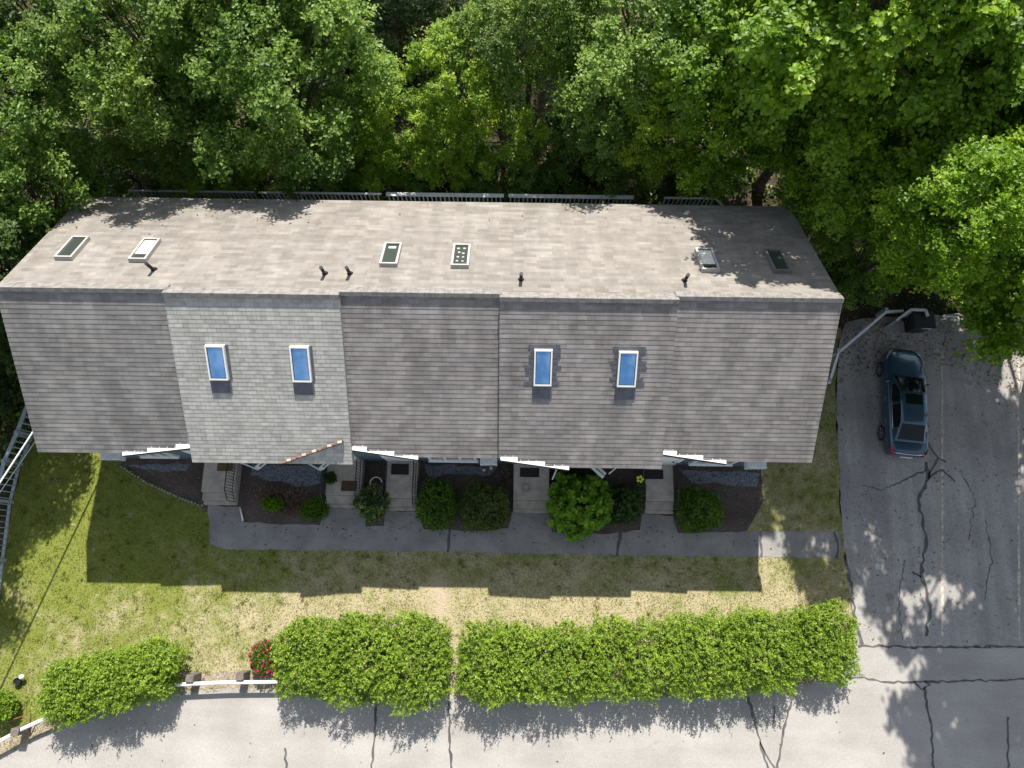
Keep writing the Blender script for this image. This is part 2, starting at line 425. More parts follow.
# the dead-end road and the lot
rp = [(p.x, p.y) for p in road_edge] + [(60, road_edge[-1].y), (60, -40), (-40, -40), (-34, -16)]
sheet('road', rp, .006, M['road'], amp=.03)
lp = [(p.x, p.y) for p in lot_left] + [(24.5, 11.2), (24.5, road_edge[-1].y + .02)]
sheet('parking_lot', lp, .010, M['lot'], amp=.05)
walk = [G(*p) for p in ((208, 505), (240, 507), (243, 522), (275, 524), (320, 525), (326, 508), (363, 509), (366, 527), (384, 526), (384, 511), (418, 512), (424, 529), (470, 531), (508, 528), (512, 512), (549, 514), (552, 532), (610, 534), (640, 530), (642, 514), (673, 516), (678, 533), (760, 531), (838, 531), (841, 545), (840, 558), (760, 557), (618, 555), (448, 552), (300, 550), (224, 549), (210, 545))]
sheet('walkway', walk, .014, M['path'], amp=.035, step=.3)
bed = [G(*p) for p in ((118, 466), (128, 456), (330, 458), (520, 460), (680, 462), (762, 465), (764, 500), (744, 536), (700, 542), (600, 546), (400, 540), (245, 536), (210, 512), (190, 500), (150, 484))]
sheet('planting_bed', bed, .005, M['mulch'], amp=.08)
for pts in (((252, 464), (322, 465), (322, 484), (308, 486), (296, 487), (282, 481), (262, 479), (250, 476)), ((679, 470), (760, 473), (757, 487), (722, 484), (692, 483)), ((424, 464), (497, 468), (490, 475), (455, 474), (430, 478)), ((124, 464), (190, 464), (186, 471), (150, 470))):
    sheet('gravel_bed', [G(*p) for p in pts], .009, M['gravel'], amp=.06, step=.25)
sheet('dirt_verge', [(p.x, p.y + .02) for p in road_edge[:10]] + [(p.x, p.y + .62) for p in reversed(road_edge[:10])], .003, M['dirt'], amp=.08, step=.3)

def ribbon(bm, pts, wd, z, step=.16, amp=.04):
    q = ragged([Vector((p[0], p[1], 0)) for p in pts], step, amp, closed=False) + [Vector((pts[-1][0], pts[-1][1], 0))]
    L = []
    for i, p_ in enumerate(q):
        d = (q[min(i + 1, len(q) - 1)] - q[max(i - 1, 0)]); d = Vector((-d.y, d.x, 0)).normalized() * wd * random.uniform(.22, .68)
        L.append((p_ + d, p_ - d))
    for (a, b_), (c_, d_) in zip(L, L[1:]):
        bm.face([(b_.x, b_.y, z), (d_.x, d_.y, z), (c_.x, c_.y, z), (a.x, a.y, z)])
b = MB()
for wd, pl in ((.10, [(377, 700), (375, 735), (370, 780)]), (.10, [(449, 690), (449, 730), (452, 780)]), (.08, [(285, 748), (287, 780)]), (.12, [(748, 697), (758, 735), (768, 768), (772, 790)]), (.10, [(795, 686), (786, 720), (777, 768)]), (.07, [(760, 742), (768, 758), (776, 772)]), (.06, [(774, 706), (773, 728)]),
                (.09, [(836, 677), (860, 677.5), (885, 682), (920, 682), (960, 681), (1060, 679)]), (.10, [(914, 682), (922, 690), (930, 685), (924, 681)]), (.11, [(924, 687), (930, 720), (933, 750), (934, 790)]), (.09, [(1008, 717), (1008, 780)])):
    ribbon(b, [G(*p) for p in pl], wd * .85, .014)
o = b.build('crack_sealant', M['sealant'], bpy.data.objects['road'])
b = MB()
for wd, pl in ((.14, [(926, 462), (928, 478), (918, 500), (926, 540), (921, 575), (930, 605), (926, 636)]), (.09, [(928, 478), (942, 470), (955, 482)]), (.08, [(926, 440), (938, 458), (928, 476)]), (.07, [(938, 458), (946, 462)]), (.07, [(905, 480), (917, 473), (926, 470)]), (.06, [(912, 572), (921, 577)]),
                (.12, [(846, 560), (852, 590), (856, 625), (862, 644)]), (.08, [(858, 646.6), (940, 646.5), (1024, 647)])):
    ribbon(b, [G(*p) for p in pl], wd, .016, step=.2, amp=.06)
for pl in ([(862, 486), (880, 490), (905, 480)], [(960, 470), (975, 500), (968, 540)], [(905, 560), (898, 600), (902, 640)], [(985, 520), (992, 560), (984, 600)]):
    ribbon(b, [G(*p) for p in pl], .035, .016, step=.12, amp=.06)
b.build('crack_line', M['sealant'], bpy.data.objects['parking_lot'])
b = MB()
for pl in ([(942, 352), (942, 640)], [(893.5, 331), (893.5, 352)], [(1018, 360), (1019, 640)], [(893, 462), (895, 640)]):
    ribbon(b, [G(*p) for p in pl], .10 if pl[0][0] != 893 else .03, .0145, step=.25, amp=.012)
b.build('parking_line', M['paint'], bpy.data.objects['parking_lot'])
b = MB()
for pl in ([(450, 528), (448, 552)], [(620, 532), (617, 556)], [(760, 531), (761, 557)], [(834, 532), (838, 545), (836, 558)]):
    ribbon(b, [G(*p) for p in pl], .11, .018, step=.2, amp=.04)
b.build('crack_line', M['sealant'], bpy.data.objects['walkway'])

# ------------------------------------------------------------------ townhouses
X0 = -16.58
UX = [X0, -11.06, -5.60, -.36, 5.20, 10.54]
MF, MR = .7263, .6791
YE, ZE, YRG, ZRG, YB = 3.53, 4.90, 8.28, 8.35, 13.38
ZB = ZRG - MR * (YB - YRG)
DEL = .29
WY = 4.02                # front wall
WB = YB - .35            # rear wall
NF = Vector((0, -MF, 1)).normalized(); NR = Vector((0, MR, 1)).normalized()
SLF = Vector((0, 1, MF)).normalized(); SLR = Vector((0, -1, MR)).normalized()

def slope(bm, x0, x1, lo, direc, nor, length, rh, step, thick, mi_side=1, cut=None):
    rows = int(math.ceil(length / rh - 1e-6))
    for r in range(rows):
        s0, s1 = r * rh, min((r + 1) * rh, length)
        segs = [(x0, x1)]
        if cut: segs = cut(r, x0, x1)
        for xa, xb in segs:
            P_ = lambda x, s_, h: Vector((x, lo[0], lo[1])) + direc * s_ + nor * h
            up_ = 0.001
            sgn = 1 if direc.y > 0 else -1
            A, B = (xa, xb) if sgn > 0 else (xb, xa)
            bm.face([P_(A, s0, step), P_(B, s0, step), P_(B, s1, up_), P_(A, s1, up_)], [(A, s0 + .002), (B, s0 + .002), (B, s1 - .002), (A, s1 - .002)], 0)
            bm.face([P_(A, s0, -thick), P_(B, s0, -thick), P_(B, s0, step), P_(A, s0, step)], None, mi_side if r == 0 else 0)
            if bm.uv[-1] is None and r: bm.uv[-1] = [(A, s0 + .01), (B, s0 + .01), (B, s0 + .012), (A, s0 + .012)]
            bm.face([P_(A, s0, -thick), P_(A, s0, step), P_(A, s1, up_), P_(A, s1, -thick)], None, mi_side)
            bm.face([P_(B, s0, -thick), P_(B, s1, -thick), P_(B, s1, up_), P_(B, s0, step)], None, mi_side)
            bm.face([P_(A, s0, -thick), P_(A, s1, -thick), P_(B, s1, -thick), P_(B, s0, -thick)], None, mi_side)

UNITS = [
    dict(roof='front_roof_dark', label='townhouse at the row end by the picket fence, weathered dark front shingles', div=(125, 190, -1)),
    dict(roof='front_roof_green', label='townhouse with pale greenish grey front shingles and a rusty strip on the roof', div=None),
    dict(roof='front_roof_brown', label='middle townhouse of the row, brown front roof without skylights', div=(352, 417, 1)),
    dict(roof='front_roof_brown', label='townhouse with brown front shingles and two blue skylights, above the lime shrub', div=(501, 568, 1)),
    dict(roof='front_roof_brown', label='townhouse at the row end beside the parking lot, brown front roof', div=(660, 725, 1)),
]
FRONT_SKY = {1: [(207, 346, 226, 380), (291, 347, 310, 382)], 3: [(534, 350, 552, 386), (618, 352, 637, 387)]}
REAR_SKY = {0: [(72.5, 248), (145, 250)], 2: [(391, 254.5), (461, 256)], 4: [(707, 260), (777.5, 261)]}
REAR_KIND = {0: ['dark', 'blind'], 2: ['half', 'dark'], 4: ['blind', 'darkf']}
VENT = [(154, 270), (325, 274), (350, 274), (521, 280), (684.5, 281)]
STOOP = [(204, 238, 463, 505), (326, 362.5, 463, 508), (385, 417.5, 465, 511), (512, 548.5, 468, 513), (643, 672.5, 470, 514)]
WINDOWS = {0: (141, 177, 1.0), 2: (430, 477, 1.0), 4: (690, 731, 1.0)}
ACS = {0: (100.5, 121, 451.5), 2: (480, 497, 459.5), 4: (747.5, 767, 465)}
MATS = [('olive', 217, 233, 463, 471), ('brown', 341, 357, 481, 491), ('black', 391, 409, 464, 474.5), ('dark', 520, 539, 468, 477), ('black', 644.5, 663, 470, 479)]

def frame_slab(bm, c, ax, ay, n, wx, wy, h, t, mi=0):
    """rectangular frame of four bars lying in the plane (ax, ay)"""
    mt = Matrix((ax, ay, n)).transposed().to_4x4(); mt.translation = c
    bm.box((-wx / 2, -wy / 2, 0), (wx / 2, -wy / 2 + t, h), mi, mt); bm.box((-wx / 2, wy / 2 - t, 0), (wx / 2, wy / 2, h), mi, mt)
    bm.box((-wx / 2, -wy / 2 + t, 0), (-wx / 2 + t, wy / 2 - t, h), mi, mt); bm.box((wx / 2 - t, -wy / 2 + t, 0), (wx / 2, wy / 2 - t, h), mi, mt)
    return mt

for i, U in enumerate(UNITS):
    x0, x1 = UX[i], UX[i + 1]
    even = i in (1, 3)
    ye = YE - (DEL if even else 0)
    yr = (ZRG + MR * YRG - ZE + MF * ye) / (MF + MR); zr = ZE + MF * (yr - ye)
    T = empty('townhouse', ((x0 + x1) / 2, 8.5, 0), U['label'], 'townhouse', 'townhouses in the attached row')
    # --- walls
    b = MB(); a, c2 = x0 + .004, x1 - .004
    if i == 0: a += .12
    if i == 4: c2 -= .12
    pr = [(WY, 0), (WY, ZE + MF * (WY - YE) - .22), (YRG, ZRG - .30), (WB, ZRG - MR * (WB - YRG) - .2), (WB, 0)]
    if even: pr[1] = (WY, ZE + MF * (WY - ye) - .25)
    n_ = len(pr); vs = [(a, y, z) for y, z in pr] + [(c2, y, z) for y, z in pr]
    b.idx(vs, [tuple(range(n_)), tuple(reversed(range(n_, 2 * n_)))] + [(j, j + n_, (j + 1) % n_ + n_, (j + 1) % n_) for j in range(n_)])
    b.build('wall', M['siding'], T)
    # --- front roof
    ex = .07 if even else 0.
    rh = .145 if i == 1 else .163
    D = U['div']; cut = None; strips = []
    if D:
        pl0 = Vector((0, ye, ZE))
        xa = on_plane(D[0], 455, pl0, NF).x; xb = on_plane(D[1], 458, pl0, NF).x
        xa = max(xa, x0) if D[2] > 0 else xa
        xb = x1 if D[2] < 0 else xb
        if D[2] > 0: xa = x0
        wd = xb - xa
        def cut(r, p_, q_, xa=xa, xb=xb, wd=wd, sgn=D[2]):
            if r > 1: return [(p_, q_)]
            f_ = (.64 if r == 0 else .26) * wd
            if sgn > 0: return [(xa + f_, q_)]
            return [(p_, xb - f_)]
        for r, (f0, f1) in enumerate(((.62, 1.02), (.23, .66), (0, .25))):
            strips.append((xa + f0 * wd, xa + f1 * wd, r) if D[2] > 0 else (xb - f1 * wd, xb - f0 * wd, r))
    b = MB(); L = math.hypot(yr - ye, zr - ZE)
    slope(b, x0 - ex, x1 + ex, (ye, ZE), SLF, NF, L, rh, .010 if i != 1 else .006, .23 if even else .16, 1, cut)
    b.build('front_roof', [M[U['roof']], M['rake']], T)
    if D:
        b = MB()
        xl, xr_ = min(s_[0] for s_ in strips), max(s_[1] for s_ in strips)
        hi, lo_ = 2 * rh - .03, -.05
        def dg(x): f_ = (x - xl) / (xr_ - xl); f_ = f_ if D[2] > 0 else 1 - f_; return hi + (lo_ - hi) * f_
        def rp_(x, s_, h): return Vector((x, ye, ZE)) + SLF * s_ + NF * h
        for q0, q1, r in strips:
            tp = r * rh + .055
            A_ = [rp_(q0, dg(q0), .085), rp_(q1, dg(q1), .085), rp_(q1, tp, .022), rp_(q0, tp, .022)]
            B_ = [v - NF * .02 for v in A_]
            b.idx(A_ + B_, [(0, 1, 2, 3), (7, 6, 5, 4), (0, 4, 5, 1), (1, 5, 6, 2), (2, 6, 7, 3), (3, 7, 4, 0)])
            for q in np.arange(q0 + .15, q1 - .05, .27):
                mt = Matrix((Vector((1, 0, 0)), SLF, NF)).transposed().to_4x4(); mt.translation = rp_(q, tp, .016)
                b.box((0, .002, .0), (.02, .07, .006), 0, mt)
        b.build('rain_diverter', M['white_metal'], T)
        MB().bar(rp_(xl, dg(xl) - .05, -.02), rp_(xr_, dg(xr_) - .05, -.02), .09, .16).build('fascia_board', M['fascia'], T)
    if i == 1:
        pl0 = Vector((0, ye, ZE))
        p0, p1 = on_plane(283, 462, pl0, NF), on_plane(343.5, 440.5, pl0, NF)
        dv = p1 - p0
        MB().bar(p0 + NF * .075, p1 + NF * .075, .07, .11).build('rain_diverter', M['fascia'], T)
        b = MB()
        for j in range(12):
            f0, f1 = j / 12, (j + .86) / 12
            b.bar(p0 + dv * f0 + NF * .142 + SLF * .07, p0 + dv * f1 + NF * .142 + SLF * .045, .09, .02, 0 if j % 5 in (0, 2, 3) else 1)
        b.build('diverter_strip', [M['rust_strip'], M['concrete']], T)
    # --- rear roof (one continuous plane along the row)
    b = MB(); L = math.hypot(YB - yr, zr - ZB)
    slope(b, x0, x1, (YB, ZB), SLR, NR, L, .185, .012, .14, 1)
    b.build('rear_roof', [M['rear_roof'], M['rake']], T)
    # --- ridge vent
    b = MB(); q = Vector((0, yr, zr))
    for xs in np.arange(x0 - ex, x1 + ex - .01, .31):
        xe = min(xs + .305, x1 + ex)
        f0 = q - SLF * .02 + NF * .10; f1 = q - SLF * .075 + NF * .075
        r0 = q + Vector((0, 0, .115)); r1 = q - SLR * .30 + NR * .05; r2 = q - SLR * .30 + NR * .0
        h_ = random.uniform(0, .006)
        for X_ in (0,):
            sec = [f1 - NF * .05, f1, r0 + Vector((0, 0, h_)), r1, r2]
            vs = [(xs, v.y, v.z) for v in sec] + [(xe, v.y, v.z) for v in sec]
            n_ = 5
            b.idx(vs, [(j, j + 5, j + 6, j + 1) for j in range(4)] + [(0, 1, 2, 3, 4), (9, 8, 7, 6, 5)])
    b.build('ridge_vent', M['ridge'], T)
    # --- front skylights
    for (px0, py0, px1, py1) in FRONT_SKY.get(i, []):
        pl0 = Vector((0, ye, ZE)) + NF * .13
        A = on_plane((px0 + px1) / 2, py0, pl0, NF); B = on_plane((px0 + px1) / 2, py1, pl0, NF)
        Wd = (on_plane(px1, (py0 + py1) / 2, pl0, NF) - on_plane(px0, (py0 + py1) / 2, pl0, NF)).length
        c_ = (A + B) / 2 - NF * .13; Hh = (A - B).length
        ax = Vector((1, 0, 0))
        b = MB(); frame_slab(b, c_, ax, SLF, NF, Wd, Hh, .15, .05)
        sk = b.build('skylight', M['white_trim'], T)
        b = MB(); mt = Matrix((ax, SLF, NF)).transposed().to_4x4(); mt.translation = c_
        b.box((-Wd / 2 + .05, -Hh / 2 + .05, .06), (Wd / 2 - .05, Hh / 2 - .05, .125), 0, mt); b.build('pane', M['sky_glass'], sk)
        b = MB(); frame_slab(b, c_ + NF * .126, ax, SLF, NF, Wd - .10, Hh - .10, .006, .022); b.build('gasket', M['black'], sk)
        b = MB(); b.box((-Wd / 2 - .03, -Hh / 2 - .50, .005), (Wd / 2 + .03, -Hh / 2 - .002, .032), 0, mt)
        if i == 3:
            for j in range(7):
                yy = -Hh / 2 + j * .19
                e_ = random.uniform(.12, .34)
                b.box((-Wd / 2 - e_, yy, .004), (-Wd / 2 - .003, yy + .12, .028), 0, mt); b.box((Wd / 2 + .003, yy, .004), (Wd / 2 + random.uniform(.12, .34), yy + .12, .028), 0, mt)
            b.box((-Wd / 2 - .2, Hh / 2 + .003, .004), (Wd / 2 + .25, Hh / 2 + .14, .03), 0, mt)
        else:
            b.box((Wd / 2 + .003, -Hh / 2, .004), (Wd / 2 + .09, Hh / 2, .026), 0, mt)
        b.build('flashing', M['flashing'], sk)
    # --- rear skylights
    for (px, py), kd in zip(REAR_SKY.get(i, []), REAR_KIND.get(i, [])):
        pl0 = Vector((0, YB, ZB)) + NR * .08
        c_ = on_plane(px, py, pl0, NR) - NR * .08; ax = Vector((-1, 0, 0)); Wd, Hh = .60, 1.36
        b = MB(); mt = frame_slab(b, c_, ax, SLR, NR, Wd, Hh, .16, .07)
        sk = b.build('skylight', M['sky_frame_dark'] if kd == 'darkf' else M['sky_frame'], T)
        b = MB(); b.box((-Wd / 2 + .07, -Hh / 2 + .07, .05), (Wd / 2 - .07, Hh / 2 - .07, .10), 0, mt)
        b.build('pane', M['glass_dark'], sk)
        if kd in ('blind', 'half'):
            b = MB()
            if kd == 'blind': b.box((-Wd / 2 + .085, -.18 - .38, .102), (Wd / 2 - .085, .30, .116), 0, mt); b.box((-.16, -.55, .117), (.16, -.1, .121), 0, mt)
            else: b.box((-.12, -.48, .102), (.13, -.36, .112), 0, mt)
            b.build('blind', M['blind'], sk)
        if kd == 'dark' and i == 2:      # small pale squares scattered over the pane
            for j in range(4):
                for l in (-1, 1):
                    r_ = random.uniform(.035, .06); q = (l * .1 + random.uniform(-.04, .04), -.42 + j * .25 + random.uniform(-.04, .04)); b = MB()
                    b.box((q[0] - r_, q[1] - r_, .101), (q[0] + r_, q[1] + r_, .108), 0, mt); b.build('pale_square', M['concrete'], sk)
    # --- vent pipe
    pl0 = Vector((0, YB, ZB)); p = on_plane(*VENT[i], pl0, NR)
    b = MB(); b.tube([p - Vector((0, 0, .1)), p + Vector((0, 0, .50))], .055, 12); b.tube([p + Vector((0, 0, .5)), p + Vector((0, 0, .53))], .062, 12)
    vp = b.build('vent_pipe', M['black'], T)
    b = MB(); b.lathe(p + Vector((0, 0, -.08)), [(.13, 0), (.11, .08), (.075, .13), (.065, .2)], 12); b.build('pipe_boot', M['iron'], vp)
    # --- stoop with steps and iron railings
    sx0, sx1, sy0, sy1 = STOOP[i]
    p1 = G(sx0 + 1, sy1); p2 = G(sx1, sy1)
    gx0, gx1, gyb = p1.x, p2.x, (p1.y + p2.y) / 2
    zl = .54
    yl = G((sx0 + sx1) / 2, sy1 - 13, zl).y
    b = MB(); b.box((gx0, yl, -.02), (gx1, WY - .003, zl))
    b.box((gx0, yl - .33, -.02), (gx1, yl - .002, zl - .18)); b.box((gx0, gyb, -.02), (gx1, yl - .332, zl - .36))
    st = b.build('stoop', M['concrete'], T, bevel=.015)
    sides = {0: (1,), 1: (0, 1), 2: (0, 1), 3: (), 4: (1,)}[i]
    for sd_ in sides:
        X_ = gx1 - .05 if sd_ else gx0 + .05
        b = MB()
        tp = [(X_, WY - .1, zl + .92), (X_, yl + .03, zl + .92), (X_, gyb + .12, .18 + .92)]
        b.tube(tp, .022, 6)
        b.tube([(X_, WY - .1, zl + .12), (X_, yl + .03, zl + .12), (X_, gyb + .12, .18 + .1)], .014, 6)
        for q in np.linspace(0, 1, 15):
            y_ = (WY - .1) * (1 - q) + (gyb + .12) * q
            zt = zl + .92 if y_ > yl else .18 + .92 + (zl - .18) * (y_ - gyb - .12) / (yl - gyb - .09)
            zb_ = zl if y_ > yl else (zl - .18 if y_ > yl - .33 else zl - .36)
            b.tube([(X_, y_, zb_ - .01), (X_, y_, zt)], .011, 5)
        b.build('iron_railing', M['iron'], st)
    # --- door
    dcx = (gx0 + gx1) / 2 + (.0 if i else -.05); dwd = .95
    b = MB(); b.box((dcx - dwd / 2, WY - .045, zl + .03), (dcx + dwd / 2, WY + .02, zl + 2.05)); dr = b.build('door', M['white_trim'], T, bevel=.01)
    b = MB(); b.tube([(dcx + .36, WY - .05, zl + 1.0), (dcx + .36, WY - .11, zl + 1.0)], .03, 8); b.build('handle', M['iron'], dr)
    b = MB()
    for q0, q1 in ((-.64, -.48), (.48, .64)): b.box((dcx + q0, WY - .07, zl), (dcx + q1, WY + .01, zl + 2.12))
    b.box((dcx - .64, WY - .07, zl + 2.122), (dcx + .64, WY + .01, zl + 2.28)); b.build('door_frame', M['white_trim'], dr)
    # --- ground-floor window of the odd units
    if i in WINDOWS:
        q0, q1, z0 = WINDOWS[i]
        xa, xb = G(q0, 460, z0).x, G(q1, 460, z0).x
        if xa > xb: xa, xb = xb, xa
        z1 = 2.45; b = MB(); t = .1
        b.box((xa, WY - .08, z0), (xb, WY + .01, z0 + t)); b.box((xa, WY - .08, z1 - t), (xb, WY + .01, z1))
        for f_ in (0, .333, .667, 1):
            xx = xa + (xb - xa - t) * f_; b.box((xx, WY - .08, z0 + t + .002), (xx + t, WY + .01, z1 - t - .002))
        wn = b.build('window', M['white_trim'], T)
        b = MB(); b.box((xa + .02, WY - .02, z0 + .02), (xb - .02, WY + .012, z1 - .02)); b.build('pane', M['glass_dark'], wn)
        b = MB(); b.box((xa - .06, WY - .14, z0 - .06), (xb + .06, WY + .01, z0 - .003)); b.build('sill', M['white_trim'], wn)
    # upstairs windows
    for f_ in (.28, .72):
        xc = x0 + (x1 - x0) * f_; b = MB()
        frame_slab(b, Vector((xc, WY + .0, 3.75)), Vector((1, 0, 0)), Vector((0, 0, 1)), Vector((0, -1, 0)), 1.0, 1.15, .05, .08)
        wn = b.build('window', M['white_trim'], T)
        b = MB(); b.box((xc - .43, WY - .02, 3.22), (xc + .43, WY + .01, 4.28)); b.build('pane', M['glass_dark'], wn)
    # --- white box on the wall of the odd units
    if i in ACS:
        q0, q1, qy = ACS[i]; zt = 1.7
        xa, xb = G(q0, qy + 3, zt).x, G(q1, qy + 3, zt).x
        b = MB(); b.box((xa, WY - .30, zt - .42), (xb, WY + .0, zt)); ac = b.build('air_conditioner', M['white_soft'], T, bevel=.02)
        b = MB()
        for j in range(6): b.box((xa + .05, WY - .312, zt - .37 + j * .055), (xb - .05, WY - .302, zt - .345 + j * .055))
        b.build('vent_grille', M['rake'], ac)
    # --- opened casement sashes of the even units
    if even:
        lst = {1: [(238, 461, 254.5, 467.5, 2.6, .5), (263, 461.5, 255.3, 467.5, 2.6, .5), (305, 461, 318.5, 468.5, 2.6, .5), (327, 462, 319.5, 468.5, 2.6, .5)], 3: [(558, 468, 553.5, 478.5, 2.4, .45), (594, 467, 604.5, 476.5, 2.4, .4), (601, 468, 606.5, 473.5, 2.4, .4), (617, 468, 611, 473, 2.4, .5)]}[i]
        for (ax_, ay_, bx_, by_, zt, hh) in lst:
            A = G(ax_, ay_, zt); B = G(bx_, by_, zt)
            hg = A + (A - B).normalized() * .15
            if hg.y > WY - .06: hg = B + (A - B) * ((WY - .06 - B.y) / (A.y - B.y))
            d = (B - hg); ln = d.length; d.normalize()
            b = MB(); frame_slab(b, (hg + B) / 2 - Vector((0, 0, hh / 2)), d, Vector((0, 0, 1)), d.cross(Vector((0, 0, 1))), ln, hh, .05, .085)
            wn = b.build('window_sash', M['white_trim'], T)
        b = MB(); xa, xb = G(265, 463, 1.).x, G(285, 463, 1.).x
        if i == 3: xa, xb = G(630, 469, 1.).x - .3, G(642, 469, 1.).x
        b.box((xa, WY - .28, 1.0), (xb, WY + .0, 1.07)); b.build('window_sill', M['white_trim'], T)
    # --- rear deck
    YD = 15.34
    da, db = x0 + .1, x1 - .1
    if i == 4: da, db = x0 + 1.2, x1 - 1.9
    b = MB(); b.box((da, WB + .01, 1.02), (db, YD, 1.14))
    for xx in (da + .1, db - .1): b.box((xx - .06, YD - .2, -.02), (xx + .06, YD - .08, 1.018))
    dk = b.build('rear_deck', M['deck_wood'], T)
    b = MB(); rt = 2.08
    wc = .17 if i in (2, 3) else .09
    b.box((da, YD - .12 - wc / 2, rt - .04), (db, YD - .12 + wc / 2, rt)); b.box((da, YD - .14, 1.16), (db, YD - .10, 1.23))
    for xx in np.arange(da + .06, db - .03, .185): b.box((xx, YD - .135, 1.232), (xx + .045, YD - .105, rt - .042))
    if i == 0:   # stair rail running down beside the deck
        b.bar((da + .1, YD - .1, rt - .02), (da - .9, YD + .0, .95), .07, .06)
    if i == 4:
        b.bar((db - .02, YD - .12, rt - .03), (db + 1.1, YD - .75, 1.2), .10, .06)
    b.build('deck_railing', M['rail_white'] if i else M['rail_grey'], dk)

# ------------------------------------------------------------------ foliage generator
def leaf_mesh(name, P_, Nn, D_, size, wid, tint, mats):
    """P_ leaf bases, Nn normals, D_ directions: folded four-corner leaves"""
    n = len(P_)
    D_ = D_ / np.linalg.norm(D_, axis=1)[:, None]
    Sd = np.cross(D_, Nn); Sd /= np.maximum(np.linalg.norm(Sd, axis=1), 1e-6)[:, None]
    Up = np.cross(Sd, D_)
    L_ = size[:, None]; W_ = L_ * wid
    v = np.empty((n, 4, 3))
    v[:, 0] = P_
    v[:, 1] = P_ + D_ * L_ * .52 + Sd * W_ * .5 + Up * L_ * .10
    v[:, 2] = P_ + D_ * L_ - Up * L_ * .08
    v[:, 3] = P_ + D_ * L_ * .52 - Sd * W_ * .5 + Up * L_ * .10
    me = bpy.data.meshes.new(name)
    me.vertices.add(n * 4); me.vertices.foreach_set('co', v.ravel())
    f = np.empty((n, 2, 3), dtype=np.int32); base = (np.arange(n) * 4)[:, None]
    f[:, 0] = base + np.array([[0, 1, 2]]); f[:, 1] = base + np.array([[0, 2, 3]])
    me.loops.add(n * 6); me.loops.foreach_set('vertex_index', f.ravel())
    me.polygons.add(n * 2); me.polygons.foreach_set('loop_start', np.arange(n * 2, dtype=np.int32) * 3)
    me.update(calc_edges=True)
    a = me.attributes.new('tint', 'FLOAT', 'POINT'); a.data.foreach_set('value', np.repeat(np.clip(tint, 0, 1), 4).astype(np.float32))
    for mm in mats: me.materials.append(mm)
    return me

def sphere_dirs(n, up=.0):
    d = rng.normal(size=(n, 3)); d /= np.linalg.norm(d, axis=1)[:, None]
    d[:, 2] += up; d /= np.linalg.norm(d, axis=1)[:, None]; return d

def crown_points(R, Hc, nl, lr, twigs, lpt, leaf, droop=.35, gap=.0):
    """lumps of leafy twigs over an uneven dome; returns arrays and the lump centres"""
    lumps = []
    tries = 0
    while len(lumps) < nl and tries < nl * 60:
        tries += 1
        d = sphere_dirs(1, .35)[0]
        rr = rng.uniform(.45, 1.) ** .6
        ripple = 1 + .16 * math.sin(3 * math.atan2(d[1], d[0]) + 1.3) + .1 * math.sin(5 * math.atan2(d[1], d[0]))
        p = np.array([d[0] * R * rr * ripple, d[1] * R * rr * ripple, d[2] * Hc * rr])
        r_ = lr * rng.uniform(.65, 1.3)
        if all(np.linalg.norm(p - q) > .62 * (r_ + s_) for q, s_ in lumps): lumps.append((p, r_))
    Pp, Nn, Dd, Tt = [], [], [], []
    for p, r_ in lumps:
        nt_ = int(twigs * (r_ / lr) ** 2)
        lt = rng.normal(.5, .13)
        td = sphere_dirs(nt_, .45)
        # twigs lean away from the crown's axis
        out = np.array([p[0], p[1], 0.]); out /= max(np.linalg.norm(out), .3)
        td = td + out * .45; td /= np.linalg.norm(td, axis=1)[:, None]
        ln = r_ * rng.uniform(.7, 1.25, nt_)
        for t in range(nt_):
            s_ = np.sort(rng.uniform(.28, 1., lpt))
            pos = p + td[t] * ln[t] * s_[:, None]; pos[:, 2] -= droop * (s_ ** 2) * ln[t] * .6
            perp = np.cross(td[t], [0, 0, 1.]); perp /= max(np.linalg.norm(perp), .1)
            sg = np.where(np.arange(lpt) % 2 == 0, 1., -1.)[:, None]
            dd = td[t] * .55 + perp * sg * .8 + rng.normal(scale=.3, size=(lpt, 3)); dd[:, 2] -= droop
            nn = np.array([0, 0, 1.]) + td[t] * .35 + rng.normal(scale=.38, size=(lpt, 3))
            Pp.append(pos + rng.normal(scale=.04, size=(lpt, 3))); Dd.append(dd); Nn.append(nn)
            Tt.append(lt + .12 * rng.normal() + rng.normal(scale=.13, size=lpt) + .12 * (s_ - .5))
    Pp = np.concatenate(Pp); Nn = np.concatenate(Nn); Nn /= np.linalg.norm(Nn, axis=1)[:, None]
    return Pp, Nn, np.concatenate(Dd), leaf * rng.uniform(.65, 1.25, len(Pp)), np.concatenate(Tt), lumps

def make_crown(kind, **kw):
    wid = kw.pop('wid', .62)
    P_, Nn, Dd, sz, tt, lumps = crown_points(**kw)
    return leaf_mesh(kind, P_, Nn, Dd, sz, wid, tt, [M['leaf_oak']]), lumps

